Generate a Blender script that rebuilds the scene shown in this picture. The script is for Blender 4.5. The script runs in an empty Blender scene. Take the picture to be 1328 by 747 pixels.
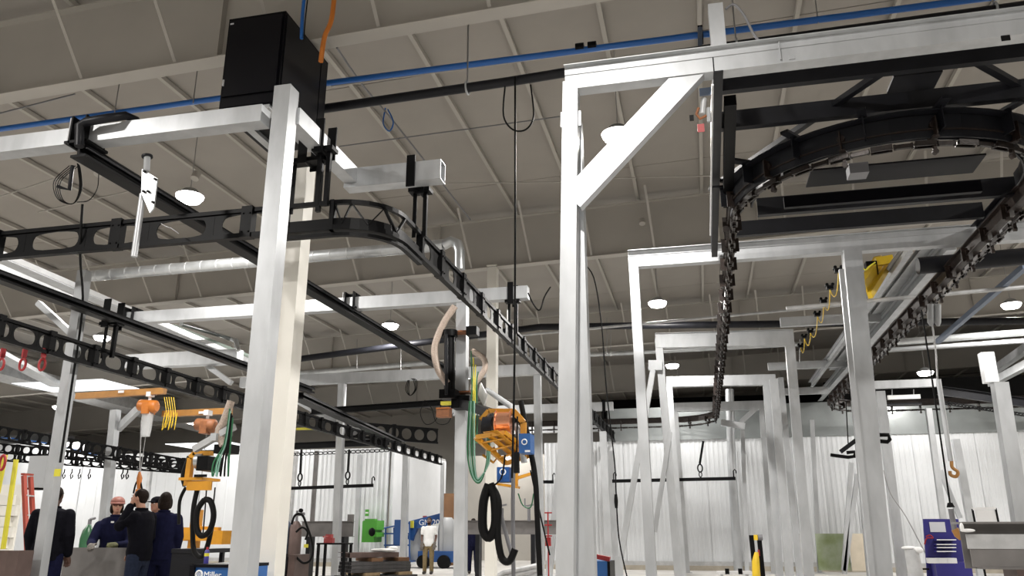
import bpy, math, random
from mathutils import Vector as V, Matrix
random.seed(7)
SC = bpy.context.scene
C = SC.collection
R = math.radians
# ------------------------------------------------------------------ camera
H = 1.3
PITCH, YAW, FPX = 16.87, 12.95, 1045.0
cd = bpy.data.cameras.new('camera'); cam = bpy.data.objects.new('camera', cd); C.objects.link(cam)
cam.location = (0, 0, H); cam.rotation_euler = (R(90 + PITCH), 0, R(YAW))
cd.sensor_width = 36; cd.lens = 36 * FPX / 1328; cd.clip_start = .05; cd.clip_end = 300
SC.camera = cam
SC.view_settings.view_transform = 'Standard'; SC.view_settings.look = 'None'
SC.view_settings.gamma = 1; SC.view_settings.use_curve_mapping = False
SC.view_settings.exposure = -0.15
# ------------------------------------------------------------------ world (dim interior, no sky in view)
w = bpy.data.worlds.new('world'); SC.world = w; w.use_nodes = True
w.node_tree.nodes['Background'].inputs[0].default_value = (.8, .85, .9, 1)
w.node_tree.nodes['Background'].inputs[1].default_value = .03
# lamp grid of the hall plus added lamps (every fixture carries its own lamp, see high_bay below)
LAMP_W = 550.0
LAMP_GRID = [(x, y) for y in (-6.6, 2.7) for x in (-18.2, -8.83, -.9, 8.5)] + [(-18.2, 12.1), (-8.83, 12.0), (-.93, 11.35), (8.5, 13.0), (-18.2, 21.3), (-8.76, 21.9), (-.86, 21.2), (8.46, 23.5), (-18.2, 30.2), (-8.83, 30.2), (-.8, 29.9), (7.32, 28.3), (17.8, 13.0), (17.8, 23.5), (19.0, 28.5), (-27.5, 12.1), (-27.5, 21.3), (-26.0, 39.5), (-8.9, 39.0)]  # outermost side columns and rear pair are added to brighten walls and roof
# ------------------------------------------------------------------ pixel helpers: a pixel and one known coordinate give a point of the hall
th, ya = R(PITCH), R(YAW)
FW = V((-math.sin(ya) * math.cos(th), math.cos(ya) * math.cos(th), math.sin(th)))
RT = V((math.cos(ya), math.sin(ya), 0)); UP = RT.cross(FW)
def ray(x, y): return FW + RT * ((x - 664) / FPX) + UP * ((373.5 - y) / FPX)
def atY(x, y, Y): r = ray(x, y); r *= Y / r.y; return V((r.x, Y, H + r.z))
def atX(x, y, X): r = ray(x, y); r *= X / r.x; return V((X, r.y, H + r.z))
def atZ(x, y, Z): r = ray(x, y); r *= (Z - H) / r.z; return V((r.x, r.y, Z))
def depth(p): return (V(p) - V((0, 0, H))).dot(FW)
# ------------------------------------------------------------------ materials
M = {}
def mat(name, col, rough=.5, metal=0., spec=.5, noise=0., scale=8., bump=0., col2=None, emit=0., alpha=1., trans=0., stretch=None, coat=0.):
    m = bpy.data.materials.new(name); m.use_nodes = True; nt = m.node_tree; b = nt.nodes['Principled BSDF']
    b.inputs['Base Color'].default_value = (*col, 1); b.inputs['Roughness'].default_value = rough; b.inputs['Metallic'].default_value = metal
    b.inputs['Coat Weight'].default_value = coat; b.inputs['Specular IOR Level'].default_value = spec
    if trans: b.inputs['Transmission Weight'].default_value = trans
    if alpha < 1: b.inputs['Alpha'].default_value = alpha
    if emit: b.inputs['Emission Color'].default_value = (*col, 1); b.inputs['Emission Strength'].default_value = emit
    if noise or bump:
        tc = nt.nodes.new('ShaderNodeTexCoord'); mp = nt.nodes.new('ShaderNodeMapping'); nz = nt.nodes.new('ShaderNodeTexNoise')
        nz.inputs['Scale'].default_value = scale; nz.inputs['Detail'].default_value = 5
        if stretch: mp.inputs['Scale'].default_value = stretch
        nt.links.new(tc.outputs['Object'], mp.inputs[0]); nt.links.new(mp.outputs[0], nz.inputs[0])
        if noise:
            r = nt.nodes.new('ShaderNodeValToRGB'); c2 = col2 or tuple(c * (1 - noise) for c in col)
            r.color_ramp.elements[0].position = .35; r.color_ramp.elements[1].position = .65
            r.color_ramp.elements[0].color = (*c2, 1); r.color_ramp.elements[1].color = (*col, 1)
            nt.links.new(nz.outputs[0], r.inputs[0]); nt.links.new(r.outputs[0], b.inputs['Base Color'])
        if bump:
            bp = nt.nodes.new('ShaderNodeBump'); bp.inputs['Strength'].default_value = bump; bp.inputs['Distance'].default_value = .01
            nt.links.new(nz.outputs[0], bp.inputs['Height']); nt.links.new(bp.outputs[0], b.inputs['Normal'])
    M[name] = m; return m
mat('galvanised', (.50, .515, .53), .4, .5, .5, .16, 5, .05, stretch=(1, 1, .35))
mat('galvanised dull', (.50, .505, .51), .5, .35, .5, .2, 6, .05)
mat('duct metal', (.55, .57, .58), .3, .75, .5, .2, 4)
mat('aluminium', (.8, .81, .82), .3, .7, .5, .1, 6)
mat('black steel', (.0035, .0035, .004), .45, 0, .12, .3, 9)
mat('charcoal steel', (.0085, .009, .012), .42, 0, .25, .35, 5, .05)
mat('cabinet black', (.0025, .0025, .004), .4, 0, .12)
mat('cabinet panel', (.004, .004, .006), .35, 0, .18)
mat('greasy brown steel', (.026, .016, .012), .45, .3, .5, .5, 14, .2)
mat('greasy chain', (.022, .016, .013), .33, .5, .5, .5, 30, .2)
mat('cream paint', (.74, .72, .66), .45, 0, .5, .05, 2)
mat('roof lining', (.325, .302, .272), .85, 0, .5, .09, .7)
mat('roof paint', (.41, .388, .352), .6, 0, .5, .08, 1)
mat('purlin paint', (.40, .378, .34), .75)
mat('roof seam', (.08, .07, .06), .8)
mat('white wall panel', (.66, .68, .70), .4, 0, .5, .07, 1.2)
mat('grey flashing', (.26, .28, .28), .25, .3, .5, .15, 1.5)
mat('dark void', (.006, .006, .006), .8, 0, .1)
mat('concrete', (.52, .505, .48), .6, 0, .5, .25, .8, .1)
mat('curb concrete', (.42, .38, .31), .8, 0, .5, .2, 3)
mat('yellow', (.75, .50, .02), .4, 0, .5, .1, 5)
mat('safety yellow', (.62, .56, .04), .45)
mat('amber', (.60, .27, .015), .4, 0, .5, .15, 6)
mat('orange', (.55, .17, .02), .45, 0, .5, .15, 6)
mat('orange brown', (.42, .20, .05), .5, 0, .5, .2, 6)
mat('rust orange', (.30, .11, .04), .6, 0, .5, .3, 10)
mat('red', (.32, .015, .018), .45)
mat('ladder red', (.32, .05, .03), .5)
mat('blue pipe', (.015, .12, .42), .35)
mat('welder blue', (.01, .09, .30), .4)
mat('lift blue', (.01, .07, .25), .45)
mat('violet blue', (.03, .025, .20), .35)
mat('steel blue', (.11, .14, .20), .4, .3)
mat('green', (.07, .34, .03), .4)
mat('bottle green', (.02, .10, .04), .35)
mat('hose green', (.015, .13, .05), .4)
mat('pale green', (.22, .42, .33), .4)
mat('pale green flat', (.45, .56, .50), .5)
mat('copper', (.75, .36, .22), .25, .8)
mat('tan duct hose', (.52, .42, .35), .5, 0, .5, .3, 60, .3)
mat('rubber', (.004, .004, .004), .6, 0, .15)
mat('grey cable', (.16, .16, .17), .4)
mat('wire', (.35, .35, .35), .35, .6)
mat('brown board', (.20, .10, .045), .7, 0, .5, .2, 3)
mat('wood', (.38, .27, .15), .7, 0, .5, .3, 8)
mat('white plastic', (.78, .78, .78), .4)
mat('grey plastic', (.33, .34, .35), .5)
mat('red tag', (.36, .05, .05), .5)
mat('tube steel', (.085, .083, .085), .4, .4, .5, .3, 6)
mat('mill steel', (.20, .19, .185), .45, .4, .5, .25, 3)
mat('brown steel', (.12, .08, .07), .5, .3, .5, .3, 4)
mat('lamp lens', (1, .97, .93), .5, emit=30)
mat('tube lamp', (1, .98, .95), .5, emit=4)
mat('skylight sheet', (.9, .95, 1), .5, emit=.75)
mat('clear film', (.75, .77, .78), .15, alpha=.45)
mat('green film', (.42, .47, .36), .3, 0, .5, .35, 1.5, col2=(.22, .28, .12))
mat('ply sheet', (.60, .53, .42), .6, 0, .5, .15, 2)
mat('skin', (.42, .22, .15), .55)
mat('dark skin', (.10, .05, .035), .5)
mat('navy cloth', (.008, .009, .030), .9, 0, .08, .3, 20, .2)
mat('black cloth', (.005, .005, .008), .9, 0, .08, .3, 20, .2)
mat('jeans', (.018, .024, .045), .8, 0, .08, .3, 30, .2)
mat('khaki', (.20, .15, .08), .8, 0, .08, .2, 20)
mat('white cloth', (.75, .75, .74), .8, 0, .5, .1, 12, .2)
mat('hair', (.018, .012, .009), .6, 0, .08, .4, 60, .4)
mat('orange hat', (.22, .075, .055), .55)
mat('grey glove', (.13, .115, .10), .8, 0, .5, .3, 30)
mat('olive glove', (.13, .13, .06), .8, 0, .5, .3, 30)
mat('boot', (.03, .025, .02), .6)
mat('paper', (.62, .63, .68), .6)
# spiral seams on the duct
# ------------------------------------------------------------------ mesh builder
class MB:
    def __init__(s): s.v = []; s.f = []; s.sm = []
    def add(s, vs, fs, smooth=False):
        o = len(s.v); s.v += [V(v) for v in vs]; s.f += [tuple(i + o for i in f) for f in fs]; s.sm += [smooth] * len(fs); return s
    def box(s, c, d, rz=0.):
        c = V(c); x, y, z = (q / 2 for q in d); m = Matrix.Rotation(rz, 3, 'Z')
        vs = [c + m @ V((a * x, b * y, e * z)) for a in (-1, 1) for b in (-1, 1) for e in (-1, 1)]
        return s.add(vs, [(0, 1, 3, 2), (4, 6, 7, 5), (0, 4, 5, 1), (2, 3, 7, 6), (0, 2, 6, 4), (1, 5, 7, 3)])
    def span(s, a, b):
        a, b = V(a), V(b); return s.box((a + b) / 2, [abs(b[i] - a[i]) for i in range(3)])
    def frame(s, p, q, up=V((0, 0, 1))):
        t = (V(q) - V(p)).normalized()
        if abs(t.dot(up)) > .98: up = V((0, 1, 0))
        n = t.cross(up).normalized(); return t, n, n.cross(t).normalized()
    def bar(s, p, q, wd, ht, up=V((0, 0, 1)), caps=True):
        p, q = V(p), V(q); t, n, u = s.frame(p, q, up)
        vs = [e + n * (a * wd / 2) + u * (b * ht / 2) for e in (p, q) for a, b in ((-1, -1), (1, -1), (1, 1), (-1, 1))]
        f = [(0, 1, 5, 4), (1, 2, 6, 5), (2, 3, 7, 6), (3, 0, 4, 7)]
        if caps: f += [(3, 2, 1, 0), (4, 5, 6, 7)]
        return s.add(vs, f)
    def hollow(s, p, q, wd, ht, t_=.008, up=V((0, 0, 1))):
        p, q = V(p), V(q); t, n, u = s.frame(p, q, up)
        for k, (a, b) in enumerate(((0, 1), (0, -1), (1, 0), (-1, 0))):
            off = n * (a * (wd - t_) / 2) + u * (b * (ht - t_) / 2)
            s.bar(p + off, q + off, t_ if a else wd, t_ if b else ht - 2 * t_, up)
        return s
    def chan(s, p, q, wd, ht, side=1, t_=.012, up=V((0, 0, 1))):      # C section, web on `side`
        p, q = V(p), V(q); t, n, u = s.frame(p, q, up)
        s.bar(p + n * (side * (wd - t_) / 2), q + n * (side * (wd - t_) / 2), t_, ht, up)
        for b in (-1, 1):
            off = u * (b * (ht - t_) / 2) - n * (side * t_ / 2); s.bar(p + off, q + off, wd - t_, t_, up)
        return s
    def ibeam(s, p, q, wd, ht, t_=.012, up=V((0, 0, 1))):
        p, q = V(p), V(q); t, n, u = s.frame(p, q, up)
        s.bar(p, q, t_, ht - 2 * t_, up)
        for b in (-1, 1): s.bar(p + u * (b * (ht - t_) / 2), q + u * (b * (ht - t_) / 2), wd, t_, up)
        return s
    def tube(s, pts, r, n=10, caps=True, smooth=True):
        pts = [V(p) for p in pts]; rr = r if isinstance(r, (list, tuple)) else [r] * len(pts); rings = []; u = None
        for i, p in enumerate(pts):
            t = (pts[min(i + 1, len(pts) - 1)] - pts[max(i - 1, 0)])
            if t.length < 1e-9: t = V((0, 0, 1))
            t.normalize()
            if u is None:
                a = V((0, 0, 1)) if abs(t.z) < .9 else V((1, 0, 0)); u = t.cross(a).normalized()
            u = (u - t * u.dot(t)).normalized(); v_ = t.cross(u)
            rings.append([p + (u * math.cos(k * 2 * math.pi / n) + v_ * math.sin(k * 2 * math.pi / n)) * rr[i] for k in range(n)])
        vs = [q for g in rings for q in g]; m = len(pts)
        fs = [(i * n + k, i * n + (k + 1) % n, (i + 1) * n + (k + 1) % n, (i + 1) * n + k) for i in range(m - 1) for k in range(n)]
        s.add(vs, fs, smooth)
        if caps: s.add(rings[0], [tuple(range(n))[::-1]]); s.add(rings[-1], [tuple(range(n))])
        return s
    def cyl(s, p, q, r, n=14, r2=None): return s.tube([p, q], [r, r if r2 is None else r2], n)
    def ell(s, c, r, n=14, m=9, rot=None):
        c = V(c); vs = []; fs = []; rot = rot or Matrix.Identity(3)
        for i in range(m + 1):
            a = math.pi * i / m
            for k in range(n):
                b = 2 * math.pi * k / n; vs.append(c + rot @ V((r[0] * math.sin(a) * math.cos(b), r[1] * math.sin(a) * math.sin(b), r[2] * math.cos(a))))
        fs = [(i * n + k, (i + 1) * n + k, (i + 1) * n + (k + 1) % n, i * n + (k + 1) % n) for i in range(m) for k in range(n)]
        return s.add(vs, fs, True)
    def caps(s, pts, rr, n=12):     # limb: tube plus balls at its joints
        s.tube(pts, rr, n)
        for p, r in zip(pts, rr): s.ell(p, (r, r, r), n, 7)
        return s
    def loft(s, rings, n=20):       # rings (centre, rx, ry, twist)
        vs = []
        for c, rx, ry, *tw in rings:
            a0 = tw[0] if tw else 0
            for k in range(n):
                b = 2 * math.pi * k / n; x, y = rx * math.cos(b), ry * math.sin(b)
                vs.append(V(c) + V((x * math.cos(a0) - y * math.sin(a0), x * math.sin(a0) + y * math.cos(a0), 0)))
        m = len(rings)
        s.add(vs, [(i * n + k, i * n + (k + 1) % n, (i + 1) * n + (k + 1) % n, (i + 1) * n + k) for i in range(m - 1) for k in range(n)], True)
        return s.add(vs[:n], [tuple(range(n))[::-1]]).add(vs[-n:], [tuple(range(n))])
    def sweep(s, pts, prof, closed=False):       # horizontal path, profile = rect (cx, cz, w, h)
        pts = [V(p) for p in pts]; cx, cz, wd, ht = prof; rings = []; m = len(pts)
        for i, p in enumerate(pts):
            t = pts[min(i + 1, m - 1)] - pts[max(i - 1, 0)]; t.z = 0; t.normalize(); n = V((t.y, -t.x, 0))
            rings += [p + n * (cx + a * wd / 2) + V((0, 0, cz + b * ht / 2)) for a, b in ((-1, -1), (1, -1), (1, 1), (-1, 1))]
        fs = [(i * 4 + k, i * 4 + (k + 1) % 4, (i + 1) * 4 + (k + 1) % 4, (i + 1) * 4 + k) for i in range(m - 1) for k in range(4)]
        return s.add(rings, fs + [(3, 2, 1, 0), tuple(range((m - 1) * 4, m * 4))])
    def torus(s, c, r, r2, ax='Y', n=28, k=8, sx=1., sz=1.):
        pts = []
        for i in range(n + 1):
            a = 2 * math.pi * i / n; x, z = r * math.cos(a) * sx, r * math.sin(a) * sz
            pts.append(V(c) + (V((x, 0, z)) if ax == 'Y' else V((0, x, z)) if ax == 'X' else V((x, z, 0))))
        return s.tube(pts, r2, k, False)
    def ovalplate(s, L, h, t, hl, hh):          # local: x 0..L, z 0..h, thickness along y, one stadium hole
        K = 24; rect = []; per = [(0, 0), (L, 0), (L, h), (0, h)]
        for e in range(4):
            a, b = per[e], per[(e + 1) % 4]
            for k in range(6): rect.append((a[0] + (b[0] - a[0]) * k / 6, a[1] + (b[1] - a[1]) * k / 6))
        inner = []; r = hh / 2; c = hl / 2 - r
        for x, z in rect:
            dx, dz = (x - L / 2) / (L / 2), (z - h / 2) / (h / 2)
            a = math.atan2(dz, dx); X, Z = math.cos(a), math.sin(a)
            ix = (c if X > .001 else -c if X < -.001 else 0) * min(1, abs(X) * 1.6) + r * X; inner.append((L / 2 + ix, h / 2 + r * Z))
        vs = []
        for y in (-t / 2, t / 2):
            vs += [V((x, y, z)) for x, z in rect] + [V((x, y, z)) for x, z in inner]
        fs = []
        for k in range(K):
            j = (k + 1) % K
            fs += [(k, j, K + j, K + k), (2 * K + j, 2 * K + k, 3 * K + k, 3 * K + j), (K + k, K + j, 3 * K + j, 3 * K + k), (j, k, 2 * K + k, 2 * K + j)]
        return s.add(vs, fs)
    def mesh(s, name, m, org=V((0, 0, 0))):
        me = bpy.data.meshes.new(name); me.from_pydata([tuple(v - org) for v in s.v], [], s.f)
        me.polygons.foreach_set('use_smooth', s.sm)
        if m: me.materials.append(M[m])
        me.update(); return me
def base_of(mb):
    n = len(mb.v); lo = V([min(v[i] for v in mb.v) for i in range(3)]); hi = V([max(v[i] for v in mb.v) for i in range(3)])
    return V(((lo.x + hi.x) / 2, (lo.y + hi.y) / 2, lo.z))
def tag(o, label, cat, group=None, kind=None):
    if label: o['label'] = label
    if cat: o['category'] = cat
    if group: o['group'] = group
    if kind: o['kind'] = kind
    return o
def solo(name, mb, m, label, cat, group=None, kind=None):           # a thing that is one mesh
    b = base_of(mb); o = bpy.data.objects.new(name, mb.mesh(name, m, b)); C.objects.link(o); o.location = b
    return tag(o, label, cat, group, kind)
def struct(name, mb, m, label=None, cat=None):
    o = solo(name, mb, m, label, cat); o['kind'] = 'structure'; return o
def thing(name, label, cat, loc, group=None, kind=None):
    o = bpy.data.objects.new(name, None); C.objects.link(o); o.location = loc; o.empty_display_size = .1
    return tag(o, label, cat, group, kind)
def root_of(o):
    p = V((0, 0, 0))
    while o: p += V(o.location); o = o.parent
    return p
def part(name, mb, m, parent, label=None, kind=None):               # mesh given in world coordinates
    org = root_of(parent); o = bpy.data.objects.new(name, mb.mesh(name, m, org)); C.objects.link(o); o.parent = parent
    return tag(o, label, None, None, kind)
def inst(name, me, parent, loc, rz=0., rot=None, label=None):       # piece sharing mesh data, world location
    o = bpy.data.objects.new(name, me); C.objects.link(o); o.parent = parent; o.location = V(loc) - root_of(parent)
    o.rotation_euler = rot or (0, 0, rz)
    if label: o['label'] = label
    return o
def sag(a, b, d, n=12):
    a, b = V(a), V(b); return [a.lerp(b, i / n) - V((0, 0, d * 4 * (i / n) * (1 - i / n))) for i in range(n + 1)]
def spline(pts, n=6):
    pts = [V(p) for p in pts]; P = [pts[0]] + pts + [pts[-1]]; out = []
    for i in range(1, len(P) - 2):
        for k in range(n):
            t = k / n; a, b, c, d = P[i - 1], P[i], P[i + 1], P[i + 2]
            out.append(.5 * ((2 * b) + (c - a) * t + (2 * a - 5 * b + 4 * c - d) * t * t + (3 * b - a - 3 * c + d) * t ** 3))
    return out + [pts[-1]]

# ================================================================== SETTING
struct('floor', MB().span((-42, -14, -.1), (22, 48, 0)), 'concrete')
SL = .034
def zb(X): return 7.42 + SL * (X + 3)          # underside of the girders
def zr(X): return 8.66 + SL * (X + 3)          # underside of the roof
cb = MB()
cb.add([(-42, -14, zr(-42) + .30), (22, -14, zr(22) + .30), (22, 48, zr(22) + .30), (-42, 48, zr(-42) + .30), (-42, -14, zr(-42) + .5), (22, -14, zr(22) + .5), (22, 48, zr(22) + .5), (-42, 48, zr(-42) + .5)],
       [(0, 1, 2, 3), (7, 6, 5, 4), (0, 4, 5, 1), (1, 5, 6, 2), (2, 6, 7, 3), (3, 7, 4, 0)])
ceiling = struct('ceiling', cb, 'roof seam')
PS = 1.475
pitch_rot = (0, -math.atan(SL), 0)
pm = MB().box((0, 0, 0), (PS - .01, 4.68, .06)).mesh('roof_panel', 'roof lining')
um = MB().bar((0, -31, .05), (0, 31, .05), .07, .08).mesh('purlin', 'purlin paint')
rows = [-.2 + 4.7 * j - 9.4 for j in range(-0, 13)]
for i in range(-28, 17):
    X = -1.05 + PS * i
    if X < -41 or X > 21: continue
    inst('purlin', um, ceiling, (X, 17, zr(X) + .10), rot=pitch_rot)
big = MB().box((0, 0, 0), (PS - .01, 56, .06)).mesh('roof_panel', 'roof lining')
for i in range(-28, 16):
    X = -1.05 + PS * (i + .5)
    if -20 < X < 11:
        for y in rows:
            if 4 < y < 47: inst('roof_panel', pm, ceiling, (X, y, zr(X) + .24), rot=pitch_rot)
for i in range(-28, 16):
    X = -1.05 + PS * (i + .5)
    if not (-20 < X < 11): inst('roof_panel', big, ceiling, (X, 19, zr(X) + .24), rot=pitch_rot)
for k, Y in enumerate((-1.2, 8.3, 17.8, 27.2, 36.6)):
    lab = ['', 'nearest deep beige roof girder crossing the top of the hall', 'second beige roof girder from the camera, above the far end of the curved black rail',
           'third beige roof girder, with the dark pipe in front of it', 'farthest beige roof girder above the white wall'][k]
    if k == 0: continue
    t = thing('roof_girder', lab, 'girder', (-10, Y, zb(-10)), 'roof girders')
    wb = MB(); wb.add([(-40, Y - .006, zb(-40)), (20, Y - .006, zb(20)), (20, Y - .006, zr(20)), (-40, Y - .006, zr(-40)), (-40, Y + .006, zb(-40)), (20, Y + .006, zb(20)), (20, Y + .006, zr(20)), (-40, Y + .006, zr(-40))],
                      [(0, 1, 2, 3), (7, 6, 5, 4), (0, 4, 5, 1), (3, 2, 6, 7)])
    part('web', wb, 'roof paint', t)
    part('bottom_flange', MB().bar((-40, Y, zb(-40)), (20, Y, zb(20)), .24, .016), 'roof paint', t)
    part('top_flange', MB().bar((-40, Y, zr(-40) - .01), (20, Y, zr(20) - .01), .24, .016), 'roof paint', t)
    for i in range(-10, 8):
        X = -3.62 + 1.45 * i
        if X > 12: break
        part('flange_brace', MB().bar((X, Y - .1, zb(X) + .03), (X - .1, Y - 1.0, zr(X) - .01), .05, .006), 'roof paint', t)
    for X in (-13.1, -5.9, 1.6, 8.7):
        part('stiffener', MB().span((X, Y - .11, zb(X)), (X + .012, Y + .11, zr(X) - .02)), 'roof paint', t)
# walls of the hall outside or far behind the view
struct('wall_left', MB().span((-42, -14, 0), (-41.8, 48, 9)), 'white wall panel')
struct('wall_right', MB().span((21.8, -14, 0), (22, 48, 10)), 'roof paint')
struct('wall_rear', MB().span((-42, 47.8, 0), (22, 48, 10)), 'roof paint')
struct('wall_front', MB().span((-42, -14, 0), (22, -13.8, 10)), 'roof paint')
# white ribbed partition walls
WY = 31.2; WZ = 4.62
def ribpanel(L, ribs, h=WZ, dp=.012):
    b = MB().box((L / 2, .03, h / 2), (L - .012, .04, h))
    for i in range(ribs):
        x = L * (i + .5) / ribs
        b.add([(x - .045, .01, .02), (x - .03, .01 - dp, .02), (x + .03, .01 - dp, .02), (x + .045, .01, .02), (x - .045, .01, h), (x - .03, .01 - dp, h), (x + .03, .01 - dp, h), (x + .045, .01, h)],
              [(0, 1, 5, 4), (1, 2, 6, 5), (2, 3, 7, 6), (4, 5, 6, 7)])
    return b.mesh('wall_panel', 'white wall panel')
def white_wall(nm, x0, x1, Y, rz=0., ribs=6, dp=.012):
    L = x1 - x0; n = max(1, round(L / 1.0)); m = ribpanel(L / n, ribs, WZ, dp)
    s = MB()
    if rz == 0: s.span((x0, Y + .06, 0), (x1, Y + .14, WZ))
    else: s.span((Y + .06, x0, 0), (Y + .14, x1, WZ))
    r = struct(nm, s, 'white wall panel')
    for i in range(n):
        a = x0 + L * i / n
        if rz == 0: inst('wall_panel', m, r, (a, Y, 0))
        else: inst('wall_panel', m, r, (Y, x1 - L * i / n, 0), rz)
    cb = MB()
    if rz == 0: cb.span((x0, Y - .12, 0), (x1, Y + .05, .16))
    part('curb', cb if cb.v else MB().span((Y - .1, x0, 0), (Y + .05, x1, .12)), 'curb concrete', r)
    fl = MB()
    if rz == 0: fl.span((x0, Y - .06, .16), (x1, Y - .03, .30))
    else: fl.span((Y + .05, x0, WZ), (Y + .12, x1, WZ + .1))
    part('flashing', fl, 'galvanised dull', r)
    return r
wr = white_wall('wall_back', -5.9, 21.5, WY)
wl = white_wall('wall_back_left', -27, -17.2, WY + .3, 0, 1, .006)
wl2 = white_wall('wall_back_middle', -17.2, -12.4, WY + .3, 0, 5, .02)
ws = white_wall('wall_passage', WY + .3, 38.5, -12.3, R(-90), 2, .006)
struct('trim_1', MB().span((-3.4, WY - .05, WZ), (21.5, WY + .1, 5.85)), 'grey flashing')
struct('dark_opening_sheet', MB().span((4.6, WY + .1, 5.85), (21.5, WY + .3, 6.6)), 'dark void')  # black sheet standing in for the dark opening above the partition
struct('dark_gap_sheet', MB().span((-5.4, 46.5, 6.2), (22, 46.7, 8.6)), 'dark void')  # black sheet whose colour gives the darkness of the gap under the far roof
struct('wall_aisle', MB().span((-12.2, 40, 0), (-5.8, 40.2, 5)), 'roof paint')
struct('wall_side_room', MB().span((-41.8, 31.45, 0), (-26.9, 31.6, 5.2)), 'white wall panel')

# cream building columns
for (X, Y, z1, lab) in ((-4.72, 8.6, 5.83, 'cream painted building column close behind the tall galvanised corner post'), (-4.56, 17.8, 7.4, 'cream painted building column behind the yellow wire feeder platform')):
    t = thing('building_column', lab, 'column', (X, Y, 0), 'cream building columns')
    part('shaft', MB().box((X, Y, z1 / 2), (.22, .24, z1)), 'cream paint', t)
    part('base_plate', MB().box((X, Y, .012), (.36, .38, .024)), 'cream paint', t)
    part('cap_plate', MB().box((X, Y, z1 + .006), (.26, .28, .012)), 'cream paint', t)

# ================================================================== LIGHTS
def high_bay(X, Y, lab, Z=7.2, lamp=True):
    t = thing('high_bay_light', lab, 'light', (X, Y, Z), 'round high bay lights')
    part('housing', MB().tube([(X, Y, Z + .16), (X, Y, Z + .13), (X, Y, Z + .03), (X, Y, Z + .015)], [.07, .13, .21, .25], 24), 'grey plastic', t)
    part('lens', MB().tube([(X, Y, Z - .11), (X, Y, Z - .09), (X, Y, Z - .03), (X, Y, Z + .012)], [.10, .19, .235, .245], 24), 'lamp lens', t)
    part('hanger_rod', MB().cyl((X, Y, Z + .15), (X, Y, zr(X) + .1), .008, 6), 'wire', t)
    l = bpy.data.lights.new('lamp', 'AREA'); l.shape = 'DISK'; l.size = .4; l.energy = LAMP_W * (.5 if Y > 28 and -6 < X < 9 else 1); l.color = (1, .965, .92)
    o = bpy.data.objects.new('lamp', l); C.objects.link(o); o.location = (0, 0, -.125); o.parent = t
labs = {(-8.83, 12.0): 'glowing round high bay light above the oval-holed black rail, beside the dark overhead beam', (-.93, 11.35): 'round high bay light showing beside the big bright knee brace',
        (-.86, 21.2): 'round high bay light in mid hall above the second row of portal frames', (-.8, 29.9): 'small far high bay light just above the third portal frame beam',
        (-8.76, 21.9): 'round high bay light beside the long black beam in mid hall', (8.46, 23.5): 'large round high bay light near the blue-grey strut',
        (7.32, 28.3): 'round high bay light above the hoist chain beside the dark track', (-18.2, 21.3): 'added round high bay light behind the left oval-holed rail, lighting the left side',  # the lamp behind the left rail is added for its light
        (-18.2, 30.2): 'far round high bay light behind the corner post', (-8.83, 30.2): 'far round high bay light behind the wire feeder post', (-26.0, 39.5): 'added round high bay light hidden behind the cream column, brightening the rear', (-8.9, 39.0): 'added round high bay light hidden behind the white slender post, brightening the rear'}  # the two farthest lamps are added out of sight to brighten the rear
for X, Y in LAMP_GRID:
    if (X, Y) in labs: high_bay(X, Y, labs[(X, Y)], 6.29 if X == 7.32 else 7.2)
    else: high_bay(X, Y, 'unseen round high bay light outside the picture, placed to light the hall')
p = atZ(168, 552, 6.6)
high_bay(-27.5, 30.2, 'small round light far behind the orange hoists on the crane beam', 6.6)

# ================================================================== PORTAL FRAMES (galvanised square tube)
def post(ptop, pbot, Y, wd, lab, group, name='steel_post', sleeve=None, m='galvanised', dpt=None):
    a, b = atY(*ptop, Y), atY(*pbot, Y); d = (b - a); f = b + d * (b.z / -d.z) if d.z < 0 else b; f.z = 0.02
    t = thing(name, lab, 'post', (f.x, f.y, 0), group)
    part('shaft', MB().bar(f, a, wd * .985, (dpt or wd) * .985, V((0, 1, 0))), m, t)
    part('base_plate', MB().box((f.x, f.y, .01), (wd + .16, wd + .16, .02)), m, t)
    part('end_cap', MB().bar(a, a + (a - f).normalized() * .004, wd * .97, (dpt or wd) * .97, V((0, 1, 0))), m, t)
    if sleeve:
        for k in sleeve:
            c = a.lerp(f, k); part('sleeve_plate', MB().bar(c, c + (f - a).normalized() * .16, wd + .05, .04, V((0, 1, 0))), m, t)
    return t
G1 = 'galvanised posts of the overhead track frames'
def beam(name, a, b, ht, wd, lab, cap=.0, group='galvanised cross beams', m='galvanised', hollow=False, down=True):
    a, b = V(a), V(b)
    t = thing(name, lab, 'beam', (a + b) / 2, group); t.location = ((a + b) / 2).xy.to_3d() + V((0, 0, min(a.z, b.z) - ht))
    o = V((0, 0, -ht / 2)) if down else V((0, 0, 0))
    if cap:
        o2 = V((0, 0, -cap / 2)); part('cap_channel', MB().chan(a + o2 + V((0, -.03, 0)), b + o2 + V((0, -.03, 0)), wd * .75, cap, 1), m, t)
        part('top_lip', MB().bar(a + V((0, -.06, -.004)), b + V((0, -.06, -.004)), wd + .02, .008), m, t)
        ht2 = ht - cap; o = V((0, 0, -cap - ht2 / 2)); ht = ht2
    if hollow: part('tube', MB().hollow(a + o, b + o, wd, ht), m, t)
    else: part('tube', MB().bar(a + o, b + o, wd, ht), m, t)
    return t
YF = [7.03, 12.63, 18.4, 24.0, 29.2]
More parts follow.
